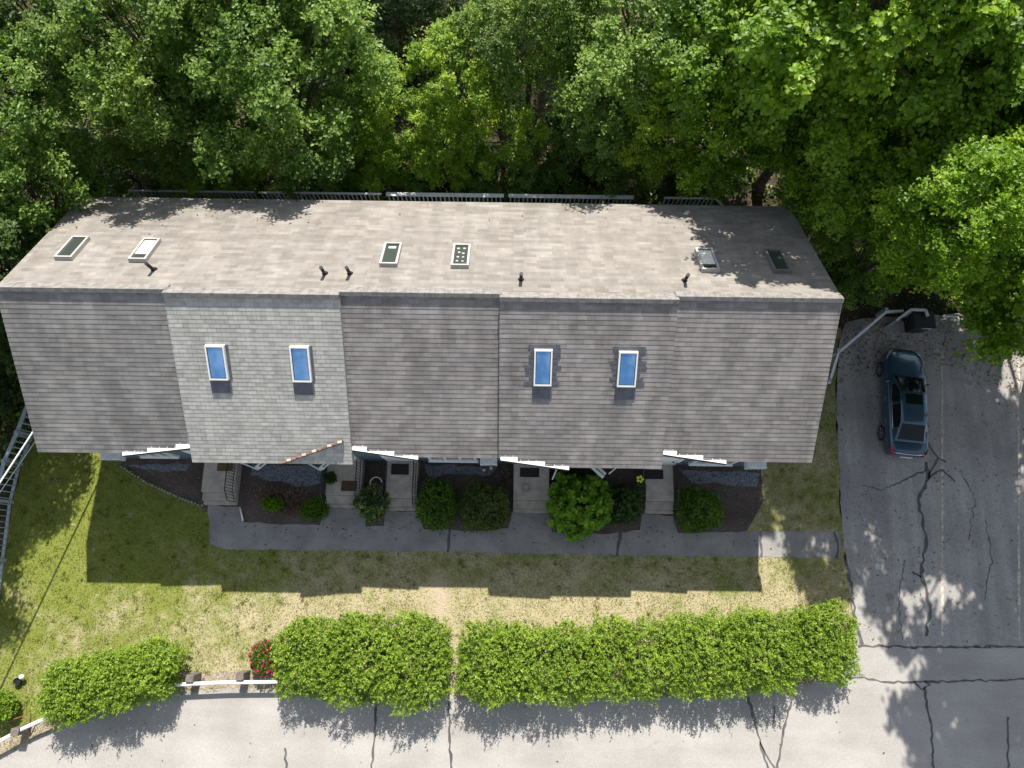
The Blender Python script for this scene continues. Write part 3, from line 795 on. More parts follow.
CROWNS = {
    'maple_a': make_crown('crown', R=4.6, Hc=3.8, nl=72, lr=1.05, twigs=66, lpt=15, leaf=.215, droop=.45, wid=.75),
    'maple_b': make_crown('crown', R=4.0, Hc=3.5, nl=56, lr=1.1, twigs=66, lpt=15, leaf=.205, droop=.45, wid=.75),
    'oak_a': make_crown('crown', R=3.4, Hc=3.4, nl=56, lr=.84, twigs=58, lpt=13, leaf=.15, droop=.15),
    'oak_b': make_crown('crown', R=2.9, Hc=3.2, nl=42, lr=.85, twigs=58, lpt=13, leaf=.145, droop=.2),
    'maple_c': make_crown('crown', R=5.2, Hc=2.6, nl=16, lr=1.0, twigs=46, lpt=13, leaf=.24, droop=.45, wid=.75),
    'maple_d': make_crown('crown', R=4.2, Hc=3.2, nl=36, lr=1.0, twigs=60, lpt=14, leaf=.215, droop=.45, wid=.72),
    'slim': make_crown('crown', R=2.2, Hc=2.9, nl=34, lr=.72, twigs=54, lpt=13, leaf=.14, droop=.1),
    'loose': make_crown('crown', R=2.6, Hc=2.4, nl=30, lr=.70, twigs=50, lpt=12, leaf=.155, droop=.2),
}
CR = {'maple_a': 4.6, 'maple_c': 5.2, 'maple_d': 4.2, 'maple_b': 4.0, 'oak_a': 3.4, 'oak_b': 2.9, 'slim': 2.2, 'loose': 2.6}

def trunk_mesh(key, zc, lean=(0, 0)):
    """tapered trunk with limbs reaching the lumps; origin at the crown centre"""
    _, lumps = CROWNS[key]
    R = CR[key]; b = MB()
    top = Vector((0, 0, R * .35)); base = Vector((random.uniform(-.3, .3) + lean[0], random.uniform(-.3, .3) + lean[1], -zc - .1))
    pts = [base.lerp(top, f_) + Vector((random.uniform(-.12, .12), random.uniform(-.12, .12), 0)) * (1 if 0 < f_ < 1 else 0) for f_ in (0, .04, .2, .4, .6, .8, 1)]
    rr = .06 * R; rs = [rr * 1.35, rr * 1.05, rr * .92, rr * .8, rr * .62, rr * .4, rr * .15]
    b.tube(pts, rs, 8)
    for p, r_ in lumps[::2]:
        p = Vector(p); f_ = random.uniform(.45, .85); st = base.lerp(top, f_)
        mid = st.lerp(p, .5) + Vector((0, 0, -.25))
        b.tube([st, mid, p], [rr * .35, rr * .2, rr * .06], 5, cap=False)
    me = b.build('trunk', M['bark']); dat = me.data; bpy.data.objects.remove(me); return dat

TREE_N = [0]
def tree(key, px, py, zc, leafmat, label, sc=1., rz=None, world=None, zs=1., name='tree', cat='tree', group='woodland trees behind the row', base=None):
    p = world if world is not None else G(px, py, zc)
    rz = random.uniform(0, 6.28) if rz is None else rz
    if base is not None: rz = 0.
    lean = (0, 0) if base is None else ((base[0] - p[0]) / sc, (base[1] - p[1]) / sc)
    T = empty(name, (p[0], p[1], 0), label, cat, group, rz)
    o = bpy.data.objects.new('crown', CROWNS[key][0]); COL.objects.link(o); o.parent = T; o.location = (0, 0, zc); o.scale = (sc, sc, sc * zs)
    o.material_slots[0].link = 'OBJECT'; o.material_slots[0].material = M[leafmat]
    t = bpy.data.objects.new('trunk', trunk_mesh(key, zc / (sc * zs), lean)); COL.objects.link(t); t.parent = T; t.location = (0, 0, zc); t.scale = (sc, sc, sc * zs)
    return T

TREES = [
    # key, px, py, height of the crown centre, leaves, scale, label (, trunk foot)
    ('oak_b', 32, 20, 7.0, 'leaf_dark', 1.0, 'dark tree in the upper left corner of the photo'),
    ('oak_a', 8, 112, 7.0, 'leaf_grey', .85, 'grey-green tree at the left edge, below the dark corner tree'),
    ('slim', 36, 195, 5.5, 'leaf_grey', .95, 'grey-green small tree nearest the upper left roof corner'),
    ('oak_b', -25, 268, 5.5, 'leaf_dark', 1.0, 'dark tree at the left edge, beside the roof end'),
    ('oak_a', 138, 44, 7.4, 'leaf_oak', .92, 'olive green tree near the top, left of the broad grey-green tree'),
    ('oak_b', 226, 2, 7.4, 'leaf_oak', .95, 'treetop at the top edge, directly above the broad grey-green tree'),
    ('oak_b', 166, 118, 3.9, 'leaf_oak', .85, 'shadowy olive tree behind the left skylights'),
    ('oak_a', 278, 78, 5.8, 'leaf_grey', 1.06, 'broad grey-green tree reaching over the rear railing, left of the dark gap'),
    ('slim', 292, -6, 7.0, 'leaf_grey', 1.0, 'grey-green treetop at the top edge, left of the dark gap'),
    ('loose', 455, 72, 4.8, 'leaf_lime', .72, 'bright yellow-green tree, highest clump in the middle of the wood'),
    ('loose', 402, 116, 3.3, 'leaf_lime', .68, 'yellow-green bushy tree down and left of the highest bright clump'),
    ('loose', 500, 130, 2.8, 'leaf_lime', .66, 'yellow-green low tree right of the tallest bright clump'),
    ('slim', 444, 142, 2.4, 'leaf_lime', .66, 'yellow-green low tree directly below the tallest bright clump'),
    ('loose', 372, 152, 1.6, 'leaf_lime', .5, 'low bright bush just behind the railing, left in the bright group'),
    ('loose', 470, 168, 1.3, 'leaf_lime', .42, 'low bright bush touching the middle of the railing'),
    ('loose', 528, 160, 1.5, 'leaf_oak', .5, 'low green bush at the right end of the bright group'),
    ('loose', 420, 168, 1.2, 'leaf_grey', .42, 'low grey-green bush behind the railing between bright bushes'),
    ('oak_b', 534, 18, 6.6, 'leaf_oak', .8, 'mid green tree at the top edge, right of the bright clump'),
    ('oak_a', 640, 48, 6.2, 'leaf_grey', 1.0, 'olive tree left of the big maples'),
    ('slim', 662, 132, 5.0, 'leaf_lime', .7, 'small bright treetop below the olive tree'),
    ('slim', 622, 140, 3.0, 'leaf_oak', .85, 'shaded green tree behind the right part of the rear railing'),
    ('maple_b', 758, 46, 7.6, 'leaf_maple', .84, 'vivid green maple at the top, left one of the maples'),
    ('slim', 722, 140, 5.6, 'leaf_maple', .85, 'vivid green narrow maple just behind the rear roof edge'),
    ('maple_a', 892, -16, 11.8, 'leaf_maple', .88, 'large vivid green maple cut off by the top edge, tallest of the maples'),
    ('maple_b', 1010, 45, 9.0, 'leaf_maple', .9, 'vivid green maple in the upper right corner'),
    ('maple_b', 898, 95, 8.2, 'leaf_maple', .8, 'vivid green maple below the tallest maple'),
    ('maple_d', 1205, 78, 11.8, 'leaf_maple', .85, 'large vivid green maple at the right edge, above the lot', (17.5, 14.5)),
    ('maple_b', 995, 148, 8.8, 'leaf_maple', .78, 'vivid green maple at the right edge, below the largest one', (17.0, 15.0)),
    ('maple_b', 868, 168, 6.6, 'leaf_maple', .62, 'vivid green maple beside the right end of the roof'),
    ('slim', 822, 205, 4.0, 'leaf_oak', .8, 'pale-leaved slender tree at the right rear roof corner'),
    ('maple_b', 1050, 258, 7.2, 'leaf_maple', .72, 'vivid green maple overhanging the parking lot', (18.5, 13.0)),
    ('slim', 956, 226, 9.4, 'leaf_maple', .9, 'vivid green narrow maple top over the bin, in front of the larger maples', (14.8, 12.4)),
    ('maple_b', 940, 205, 6.6, 'leaf_maple', .62, 'vivid green maple above the black bin', (15.2, 13.2)),
]
for key, px, py, zc, lm, sc, lab, *bs in TREES:
    tree(key, px, py, zc, lm, lab, sc, base=bs[0] if bs else None)
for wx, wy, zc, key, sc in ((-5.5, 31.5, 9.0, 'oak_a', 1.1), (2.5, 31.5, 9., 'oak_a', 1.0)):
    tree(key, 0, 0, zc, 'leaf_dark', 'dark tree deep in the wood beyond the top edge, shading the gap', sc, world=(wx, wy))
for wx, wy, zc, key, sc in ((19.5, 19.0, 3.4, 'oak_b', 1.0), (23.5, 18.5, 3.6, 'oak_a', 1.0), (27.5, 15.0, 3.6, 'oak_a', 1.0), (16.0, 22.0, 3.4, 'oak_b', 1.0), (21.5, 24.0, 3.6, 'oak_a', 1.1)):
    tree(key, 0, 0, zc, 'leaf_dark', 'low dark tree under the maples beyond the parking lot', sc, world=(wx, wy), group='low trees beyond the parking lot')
# maples standing at the far side of the lot and trees beyond the picket fence: their shade falls into the picture
for wx, wy, zc, key, sc in ((19.3, 10.8, 13., 'maple_c', 1.), (20.9, 5.6, 13.5, 'maple_a', .95), (20.2, 16.2, 13., 'maple_c', 1.), (18.4, 20.8, 13., 'maple_c', 1.), (24.5, 10.7, 14, 'maple_a', .9)):
    tree(key, 0, 0, zc, 'leaf_maple', 'maple at the far side of the parking lot, casting dappled shade on it', sc, world=(wx, wy), group='maples shading the parking lot', base=(max(wx + 2.5, 23.5), wy + .8))
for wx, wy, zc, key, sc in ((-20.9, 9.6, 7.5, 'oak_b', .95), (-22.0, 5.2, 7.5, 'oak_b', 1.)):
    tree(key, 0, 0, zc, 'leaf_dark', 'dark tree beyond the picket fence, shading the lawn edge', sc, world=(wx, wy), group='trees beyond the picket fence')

# shrubs of the understorey, one object each
SHRUBS = [(203, 176, 1.3, .75, 'leaf_lime', 'low bright green shrub by the stair rail behind the roof'), (238, 176, 1.2, .6, 'leaf_lime', 'small bright shrub right of the stair rail shrub'),
          (336, 170, .9, .5, 'leaf_grey', 'shrub behind the railing, below the dark gap'), (374, 168, .9, .55, 'leaf_lime', 'bright shrub behind the railing, left of the yellow-green tree'),
          (578, 168, .9, .6, 'leaf_box', 'dark green shrub behind the railing, right of the bright trees'), (536, 174, .8, .45, 'leaf_box', 'small shrub at the railing below the bright low tree'),
          (390, 30, 1.5, .9, 'leaf_dark', 'dark shrub on the floor of the wooded gap'), (345, 60, 1.2, .8, 'leaf_dark', 'dark shrub at the left of the wooded gap'),
          (600, 120, 1.5, .9, 'leaf_dark', 'dark shrub in the shade left of the olive tree'), (130, 175, 1.5, .8, 'leaf_dark', 'dark shrub behind the left end of the roof'),
          (55, 262, 1.4, .9, 'leaf_dark', 'dark shrub by the left roof slope'), (10, 330, 1.6, 1.0, 'leaf_dark', 'dark shrub left of the front roof'), (-14, 372, 1.4, .7, 'leaf_dark', 'dark shrub at the top of the picket fence'),
          (858, 262, 1.2, .7, 'leaf_oak', 'leafy shrub by the path beside the right roof corner'), (990, 304, 1.0, .5, 'leaf_maple', 'green shrub behind the short white barrier'), (700, 176, 1.0, .6, 'leaf_dark', 'dark shrub behind the right end of the railing'), (478, 176, .8, .45, 'leaf_oak', 'shrub touching the middle of the rear railing')]
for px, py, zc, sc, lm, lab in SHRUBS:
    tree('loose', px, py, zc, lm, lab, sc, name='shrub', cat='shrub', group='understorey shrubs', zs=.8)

# ------------------------------------------------------------------ hedges and clipped shrubs
def blob_leaves(parts, n, leaf, up=.5, inner=.17, tintz=0., spiky=.5, spray=0):
    """leaves over a union of rounded boxes (cx,cy,cz,rx,ry,rz,power)"""
    Pp, Nn, Tt = [], [], []
    wts = np.array([q[3] * q[4] + q[3] * q[5] + q[4] * q[5] for q in parts]); wts = wts / wts.sum()
    for q, wt in zip(parts, wts):
        k_ = int(n * wt); d = sphere_dirs(k_, .2)
        e = q[6]
        rad = (np.abs(d[:, 0]) ** e + np.abs(d[:, 1]) ** e + np.abs(d[:, 2]) ** e) ** (-1 / e)
        ph = rng.uniform(0, 6, 6)
        nz = (np.sin(d[:, 0] * q[3] * 4.2 + ph[0]) * np.sin(d[:, 1] * q[4] * 4.6 + ph[1]) + .7 * np.sin(d[:, 0] * q[3] * 8.1 + ph[2] + d[:, 2] * 5) * np.sin(d[:, 1] * q[4] * 7.4 + ph[3]) + .6 * np.sin(d[:, 2] * q[5] * 6 + ph[4] + d[:, 0] * q[3] * 3))
        dp = rng.uniform(0, 1, k_) ** 1.6
        r_ = rad * (1 - inner * 2.2 * dp) * (1 + .11 * nz)
        P_ = np.array(q[:3]) + d * r_[:, None] * np.array(q[3:6])
        nn = d / np.array(q[3:6]); nn /= np.linalg.norm(nn, axis=1)[:, None]
        Pp.append(P_); Nn.append(nn); Tt.append(.5 + .12 * nz + rng.normal(scale=.17, size=k_) + tintz * (P_[:, 2] - q[2]))
    Pp = np.concatenate(Pp); Nn = np.concatenate(Nn); Tt = np.concatenate(Tt)
    if spray:       # short leafy twigs instead of single leaves
        m_ = 11; N_ = len(Pp) // m_; sel = rng.permutation(len(Pp))[:N_]; Pp, Nn, Tt = Pp[sel], Nn[sel], Tt[sel]
        ax = Nn * .75 + np.array([0, 0, .45]) + rng.normal(scale=.38, size=(N_, 3)); ax /= np.linalg.norm(ax, axis=1)[:, None]
        ln = spray * rng.uniform(.6, 1.35, N_); f_ = np.tile(np.linspace(.12, 1, m_), N_); I = np.repeat(np.arange(N_), m_)
        Pp = Pp[I] + ax[I] * (ln[I] * (f_ - .55))[:, None] + rng.normal(scale=.012, size=(len(I), 3))
        Dx = rng.normal(size=(len(I), 3)); Dx -= ax[I] * (Dx * ax[I]).sum(1)[:, None]; Dx = Dx + ax[I] * .55
        Nx = ax[I] * .9 + np.array([0, 0, .3]) + rng.normal(scale=.35, size=(len(I), 3)); Nx /= np.linalg.norm(Nx, axis=1)[:, None]
        Tx = (Tt + rng.normal(scale=.12, size=N_))[I] + .22 * (f_ - .5)
        ok = Pp[:, 2] > .03
        return Pp[ok], Nx[ok], Dx[ok], (leaf * (1.1 - .35 * f_) * rng.uniform(.7, 1.25, len(I)))[ok], Tx[ok]
    ok = Pp[:, 2] > .03
    Pp, Nn, Tt = Pp[ok], Nn[ok], Tt[ok]; n = len(Pp)
    dd = Nn * spiky + rng.normal(scale=.55, size=(n, 3)) + np.array([0, 0, .25])
    up_ = Nn * .5 + np.array([0, 0, up]) + rng.normal(scale=.4, size=(n, 3)); up_ /= np.linalg.norm(up_, axis=1)[:, None]
    return Pp, up_, dd, leaf * rng.uniform(.6, 1.3, n), Tt

def clipped(name, parts, n, leaf, mat, label, cat, group=None, wid=.6, stems=6, shoots=0, **kw):
    cx = float(np.mean([q[0] for q in parts])); cy = float(np.mean([q[1] for q in parts]))
    T = empty(name, (cx, cy, 0), label, cat, group)
    loc = [(q[0] - cx, q[1] - cy) + tuple(q[2:]) for q in parts]
    P_, u_, d_, s_, t_ = blob_leaves(loc, n, leaf, **kw)
    if shoots:      # young shoots standing out of the clipped face
        ix = rng.choice(np.where((u_[:, 2] > .2) & (P_[:, 2] > .5))[0], shoots); m_ = 11
        ax = np.stack([rng.normal(scale=.3, size=shoots), rng.normal(scale=.3, size=shoots), np.ones(shoots)], 1) + u_[ix] * .55
        ax /= np.linalg.norm(ax, axis=1)[:, None]; ln = rng.uniform(.12, .42, shoots)
        f_ = np.tile(np.linspace(.1, 1, m_), shoots); I = np.repeat(np.arange(shoots), m_)
        sp = P_[ix][I] + ax[I] * (ln[I] * f_)[:, None]; ds = rng.normal(size=(len(I), 3)); ds += ax[I] * .5
        ns = ax[I] * .8 + rng.normal(scale=.5, size=(len(I), 3)); ns /= np.linalg.norm(ns, axis=1)[:, None]
        P_ = np.r_[P_, sp]; u_ = np.r_[u_, ns]; d_ = np.r_[d_, ds]; s_ = np.r_[s_, leaf * rng.uniform(.6, 1.1, len(I))]; t_ = np.r_[t_, .62 + .2 * f_ + rng.normal(scale=.1, size=len(I))]
    o = bpy.data.objects.new('foliage', leaf_mesh('foliage', P_, u_, d_, s_, wid, t_, [M[mat]])); COL.objects.link(o); o.parent = T
    for q in loc:
        b = MB()
        for j in range(stems):
            a = random.uniform(0, 6.28); rr = random.uniform(.1, .55)
            p0 = Vector((q[0] + q[3] * rr * .5 * math.cos(a), q[1] + q[4] * rr * .5 * math.sin(a), -.02))
            p1 = Vector((q[0] + q[3] * rr * 1.4 * math.cos(a), q[1] + q[4] * rr * 1.4 * math.sin(a), q[2] + q[5] * .55))
            b.tube([p0, p0.lerp(p1, .5) + Vector((random.uniform(-.05, .05), random.uniform(-.05, .05), .05)), p1], [.022, .016, .006], 5)
        o2 = b.build('stems', M['bark']); o2.parent = T
    return T

def hp(px0, px1, py0, py1, h, e=3.2, dh=0):
    """a rounded block of hedge whose top outline spans the given picture box"""
    if h > 1.65: py0 -= 5; py1 += 3
    a = G(px0, (py0 + py1) / 2, h * .55); b_ = G(px1, (py0 + py1) / 2, h * .55)
    t = G((px0 + px1) / 2, py0, h * .6); u = G((px0 + px1) / 2, py1, h * .6)
    return ((a.x + b_.x) / 2, (t.y + u.y) / 2, h * .5, (b_.x - a.x) / 2, (t.y - u.y) / 2, h * .5, e)

HG = 'clipped hedges along the road'
clipped('hedge', [hp(44, 104, 664, 720, 1.8, 2.8), hp(88, 146, 655, 708, 1.95, 2.8), hp(126, 178, 647, 698, 1.9, 2.8)], 52000, .086, 'leaf_hedge', 'short ragged hedge over the guardrail, near the lower left corner', 'hedge', HG, spray=.29, shoots=420)
clipped('hedge', [hp(276, 345, 624, 694, 1.8), hp(325, 400, 621, 700, 1.95), hp(385, 450, 622, 704, 1.9, 4)], 72000, .086, 'leaf_hedge', 'leafy hedge between the red flowers and the worn path', 'hedge', HG, spray=.29, shoots=560)
clipped('hedge', [hp(459, 530, 630, 702, 1.9), hp(505, 606, 632, 700, 1.9), hp(582, 682, 626, 696, 1.8, 3.2), hp(664, 745, 621, 695, 1.9), hp(728, 800, 616, 689, 1.9)], 122000, .086, 'leaf_hedge', 'longest hedge, right of the worn path along the road', 'hedge', HG, spray=.29, shoots=900)
clipped('hedge', [hp(790, 856, 609, 679, 1.7, 2.5)], 21000, .086, 'leaf_hedge', 'rounded bush at the corner of road and parking lot, ending the long hedge', 'bush', None, spray=.29, shoots=200)
clipped('bush', [hp(-22, 17, 692, 722, .9, 2.3)], 2600, .12, 'leaf_hedge', 'small bright bush cut off by the lower left edge', 'bush')

clipped('bush', [hp(356, 387, 487, 519, 1.0, 2.2)], 4400, .11, 'leaf_varieg', 'variegated shrub with pale leaf tips between two stoops', 'shrub', 'shrubs in front of the townhouses', spray=.13)
clipped('bush', [hp(419, 456, 480, 526, 1.15, 3.2)], 14000, .07, 'leaf_box', 'clipped green boxwood in the middle, nearest the black doormat stoop', 'shrub', 'shrubs in front of the townhouses', spray=.09)
clipped('bush', [hp(462, 508, 484, 530, 1.15, 3.2)], 16000, .07, 'leaf_boxdark', 'clipped brownish boxwood, square, left of the bare stoop', 'shrub', 'shrubs in front of the townhouses', spray=.10)
clipped('bush', [hp(549, 609, 476, 536, 1.5, 2.4)], 5600, .19, 'leaf_hyd', 'big lime green shrub with broad leaves, tallest in front of the houses', 'shrub', 'shrubs in front of the townhouses', wid=.75, inner=.2, spray=.2)
clipped('bush', [hp(608, 641, 485, 524, 1.0, 2.4)], 3600, .12, 'leaf_dark', 'dull dark shrub tucked right of the lime green shrub', 'shrub', 'shrubs in front of the townhouses', spray=.22)
clipped('bush', [hp(678, 722, 487, 532, 1.2, 2.3)], 15000, .07, 'leaf_box', 'round clipped boxwood ball near the parking lot', 'shrub', 'shrubs in front of the townhouses', spray=.09)
clipped('bush', [hp(300, 328, 499, 520, .5, 2.2)], 1700, .09, 'leaf_box', 'small dark green plant in the bed left of the brown doormat', 'plant', 'small plants in the mulch')
clipped('bush', [hp(262, 284, 497, 510, .45, 2.2)], 1100, .10, 'leaf_maple', 'small green tuft among dried stalks', 'plant', 'small plants in the mulch')
clipped('dried_plant', [hp(253, 300, 486, 504, .4, 2), hp(276, 298, 500, 516, .3, 2), hp(290, 308, 489, 498, .3, 2)], 950, .11, 'leaf_dry', 'pinkish brown dried plant in the mulch bed', 'plant', wid=.4)
clipped('dried_plant', [hp(494, 511, 468, 500, .5, 2)], 420, .10, 'leaf_dry', 'reddish brown twiggy plant left of the bare stoop', 'plant', wid=.4)
clipped('bush', [hp(556, 600, 470, 486, .5, 2.2)], 900, .16, 'leaf_dark', 'shaded plant with long stalks behind the lime green shrub', 'plant', 'small plants in the mulch', wid=.3)
# red flowers
T = clipped('rose_bush', [hp(251, 277, 640, 676, .9, 2.2)], 1500, .10, 'leaf_box', 'bush with red flowers at the end of the white guardrail', 'flower bush')
gp = T.location; P_, u_, d_, s_, t_ = blob_leaves([(0, 0, .48, .52, .62, .48, 2.2)], 330, .10, inner=.05)
o = bpy.data.objects.new('blossom', leaf_mesh('blossom', P_, u_, d_, s_, .9, t_, [M['petal_red']])); COL.objects.link(o); o.parent = T

# ------------------------------------------------------------------ lawn grass and litter
def inside(poly, X, Y):
    r = np.zeros(len(X), bool); n = len(poly); j = n - 1
    for i_ in range(n):
        xi, yi = poly[i_][0], poly[i_][1]; xj, yj = poly[j][0], poly[j][1]
        cnd = ((yi > Y) != (yj > Y)) & (X < (xj - xi) * (Y - yi) / (yj - yi + 1e-12) + xi)
        r ^= cnd; j = i_
    return r
n = 330000
X = rng.uniform(-25, 16.5, n); Y = rng.uniform(-9.5, 10, n)
ok = inside(LAWN, X, Y) & ~inside(walk, X, Y) & ~inside(bed, X, Y)
cl = np.sin(X * 5.1 + 1.3 * np.sin(Y * 3.3)) * np.sin(Y * 5.7 + 1.1 * np.sin(X * 2.7)) + rng.normal(scale=.6, size=n)
bare = np.abs(X - (-3.05 - .16 * Y)) + rng.normal(scale=.35, size=n)
ok &= (cl > -.6) & ~((bare < .55) & (Y < -.3))
X, Y = X[ok], Y[ok]; n = len(X)
P_ = np.stack([X, Y, np.zeros(n)], 1)
dd = rng.normal(scale=.65, size=(n, 3)); dd[:, 2] = rng.uniform(.25, .8, n)
nn = rng.normal(size=(n, 3)); nn /= np.linalg.norm(nn, axis=1)[:, None]
sz_ = rng.uniform(.035, .09, n); tn_ = rng.uniform(0, 1, n)
nc = 650; cx_ = rng.uniform(-21, 15, nc); cy_ = rng.uniform(-6.5, 4, nc)
okc = inside(LAWN, cx_, cy_) & ~inside(walk, cx_, cy_) & ~inside(bed, cx_, cy_) & (np.abs(cx_ - (-3.05 - .16 * cy_)) > .5); cx_, cy_ = cx_[okc], cy_[okc]; nc = len(cx_); mc = 26
rc = rng.uniform(.05, .14, nc); cc = np.repeat(np.stack([cx_, cy_, np.zeros(nc)], 1), mc, 0); cc[:, :2] += rng.normal(size=(nc * mc, 2)) * np.repeat(rc, mc)[:, None] * .6
dc = rng.normal(scale=.6, size=(nc * mc, 3)); dc[:, 2] = rng.uniform(.5, 1., nc * mc); nq = rng.normal(size=(nc * mc, 3)); nq /= np.linalg.norm(nq, axis=1)[:, None]
P_ = np.r_[P_, cc]; dd = np.r_[dd, dc]; nn = np.r_[nn, nq]; sz_ = np.r_[sz_, rng.uniform(.05, .10, nc * mc)]; tn_ = np.r_[tn_, rng.uniform(.2, 1., nc * mc)]
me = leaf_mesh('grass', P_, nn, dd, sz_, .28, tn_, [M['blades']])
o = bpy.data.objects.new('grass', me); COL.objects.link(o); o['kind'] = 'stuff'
# low leafy growth covering the floor of the wood
n = 5200
X = rng.uniform(-29, 13.5, n); Y = rng.uniform(13.6, 33, n)
xl_ = rng.uniform(-27, -17.6, 900); X[:900] = xl_; Y[:900] = rng.uniform(3.0, 14, 900)
ok = ~inside(LAWN, X, Y) & ~((X > -16.7) & (X < 9.5) & (Y < 15.7)) & ~((X > 8.6) & (X < 11.2) & (Y < 16.6))
X, Y = X[ok], Y[ok]; q_ = len(X); m_ = 9
hh = .25 + .5 * np.abs(np.sin(X * .9 + 1.1 * np.sin(Y * .7)) * np.sin(Y * 1.1 + X * .3)) + rng.uniform(-.1, .15, q_)
C_ = np.repeat(np.stack([X, Y, hh], 1), m_, 0) + rng.normal(scale=(.24, .24, .12), size=(q_ * m_, 3)); C_[:, 2] = np.maximum(C_[:, 2], .03)
nn = np.array([0, 0, 1.]) + rng.normal(scale=.45, size=(len(C_), 3)); nn /= np.linalg.norm(nn, axis=1)[:, None]
dd = rng.normal(size=(len(C_), 3)) * np.array([1, 1, .35])
me = leaf_mesh('undergrowth', C_, nn, dd, rng.uniform(.12, .24, len(C_)), .6, np.clip(np.repeat(rng.normal(.5, .25, q_), m_) + rng.normal(scale=.12, size=len(C_)), 0, 1), [M['leaf_oak']])
o = bpy.data.objects.new('undergrowth', me); COL.objects.link(o); o['kind'] = 'stuff'
# fallen leaves and petals
pts = []
for _ in range(150):
    x_ = rng.choice([rng.normal(-13, 2.2), rng.normal(8.4, 1.6), rng.uniform(-16.4, 10.4)]); y_ = YB - abs(rng.normal(0, 1.1))
    if -16.4 < x_ < 10.4: pts.append((x_, y_, ZB + MR * (YB - y_) + .03))
def scatter(poly, k_, z):
    xs = [p[0] for p in poly]; ys = [p[1] for p in poly]
    x = rng.uniform(min(xs), max(xs), k_ * 3); y = rng.uniform(min(ys), max(ys), k_ * 3); q = inside(poly, x, y)
    for a, b_ in list(zip(x[q], y[q]))[:k_]: pts.append((a, b_, z))
scatter(lp, 900, .03); scatter(walk, 60, .03); scatter(bed, 700, .03); scatter([(15.2, 10), (25, 11), (22, 17), (14, 16)], 900, .02); scatter([G(836, 385), G(836, 318), G(1024, 316), G(1024, 395), G(930, 360)], 1500, .03); scatter([(-20, -8), (21, -8), (14, -3), (-16, -5.5)], 60, .02)
P_ = np.array(pts); n = len(P_)
me = leaf_mesh('fallen_leaves', P_, np.tile([0, 0, 1.], (n, 1)) + rng.normal(scale=.2, size=(n, 3)), np.c_[rng.normal(size=(n, 2)), np.zeros(n)], rng.uniform(.04, .11, n), .6, rng.uniform(0, 1, n), [M['leaf_dry']])
o = bpy.data.objects.new('fallen_leaves', me); COL.objects.link(o); o['kind'] = 'stuff'

# ------------------------------------------------------------------ picket fence at the left
T = empty('picket_fence', G(20, 478), 'bluish grey picket fence running down the left edge of the lawn', 'fence')
pk, rl = MB(), MB()
for a, b_ in zip(fl, fl[1:]):
    a0 = Vector((a.x, a.y, 0)); b0 = Vector((b_.x, b_.y, 0))
    rl.bar(a0 + Vector((0, 0, 1.09)), b0 + Vector((0, 0, 1.09)), .15, .04); rl.bar(a0 + Vector((0, 0, .16)), b0 + Vector((0, 0, .16)), .10, .07)
    d = b0 - a0; L = d.length
    for j in range(int(L / .23)):
        q = a0 + d * ((j + .5) / int(L / .23)); u = d.normalized() * .045
        pk.bar(q + Vector((0, 0, .2)), q + Vector((0, 0, 1.07)), .12, .03)
    MB().bar(a0 + Vector((0, 0, -.05)), a0 + Vector((0, 0, 1.2)), .12, .12).build('post', M['rail_grey'], T)
rl.build('rail', M['rail_grey'], T); pk.build('pickets', M['rail_grey'], T)

# service cables from the left gable to a pole outside the picture
for (a, za, b_, zb, r_, lab) in (((38, 426), 3.85, (0, 487), 4.10, .035, 'thick pale service cable from the gable over the picket fence'), ((40, 437), 3.55, (14, 477), 3.75, .016, 'thin service cable below the thick pale cable')):
    A = G(*a, za); B = G(*b_, zb); E_ = B + (B - A) * 2.2 + Vector((0, 0, .4))
    dA = (A - B).normalized(); A = A + dA * max(0, (X0 + .14 - A.x) / dA.x)
    b = MB(); b.tube([A.lerp(E_, t) - Vector((0, 0, .25 * t * (1 - t))) for t in np.linspace(0, 1, 14)], r_, 6)
    tag(b.build('service_cable', M['cable']), lab, 'cable', 'service cables')

# ------------------------------------------------------------------ guardrail along the road
def guard(pts, posts, label, mat, h=.62, tubes=.07):
    T = empty('guardrail', (pts[0].x, pts[0].y, 0), label, 'guardrail', 'white pipe guardrails')
    b = MB(); b.tube([Vector((p.x, p.y, h)) for p in pts], tubes, 10); b.build('rail', mat, T)
    for p in posts:
        b = MB(); b.box((p.x - .15, p.y + .06, -.05), (p.x + .15, p.y + .32, h + .16)); b.build('post', M['post_wood'], T, bevel=.015)
guard([G(155, 686, .62), G(180, 684.5, .62), G(225, 682.5, .62), G(275, 682, .62), G(310, 683, .62)], [G(197, 683, .0) + Vector((0, .08, 0)), G(246, 681, 0) + Vector((0, .08, 0))], 'white pipe guardrail on wooden posts between hedge and red flowers', M['white_metal'])
guard([G(-20, 752, .62), G(0, 741, .62), G(22, 729, .62), G(55, 714, .62), G(75, 706, .62)], [G(27, 733, 0)], 'white pipe guardrail in the lower left corner', M['white_metal'])
b = MB(); b.tube([G(4, 723, .05), G(16, 718.5, .5), G(31, 713, .5), G(30, 735, .05)], .028, 6)
tag(b.build('bent_rod', M['rust']), 'rusty bent rod frame on the verge in the lower left corner', 'metal rod')

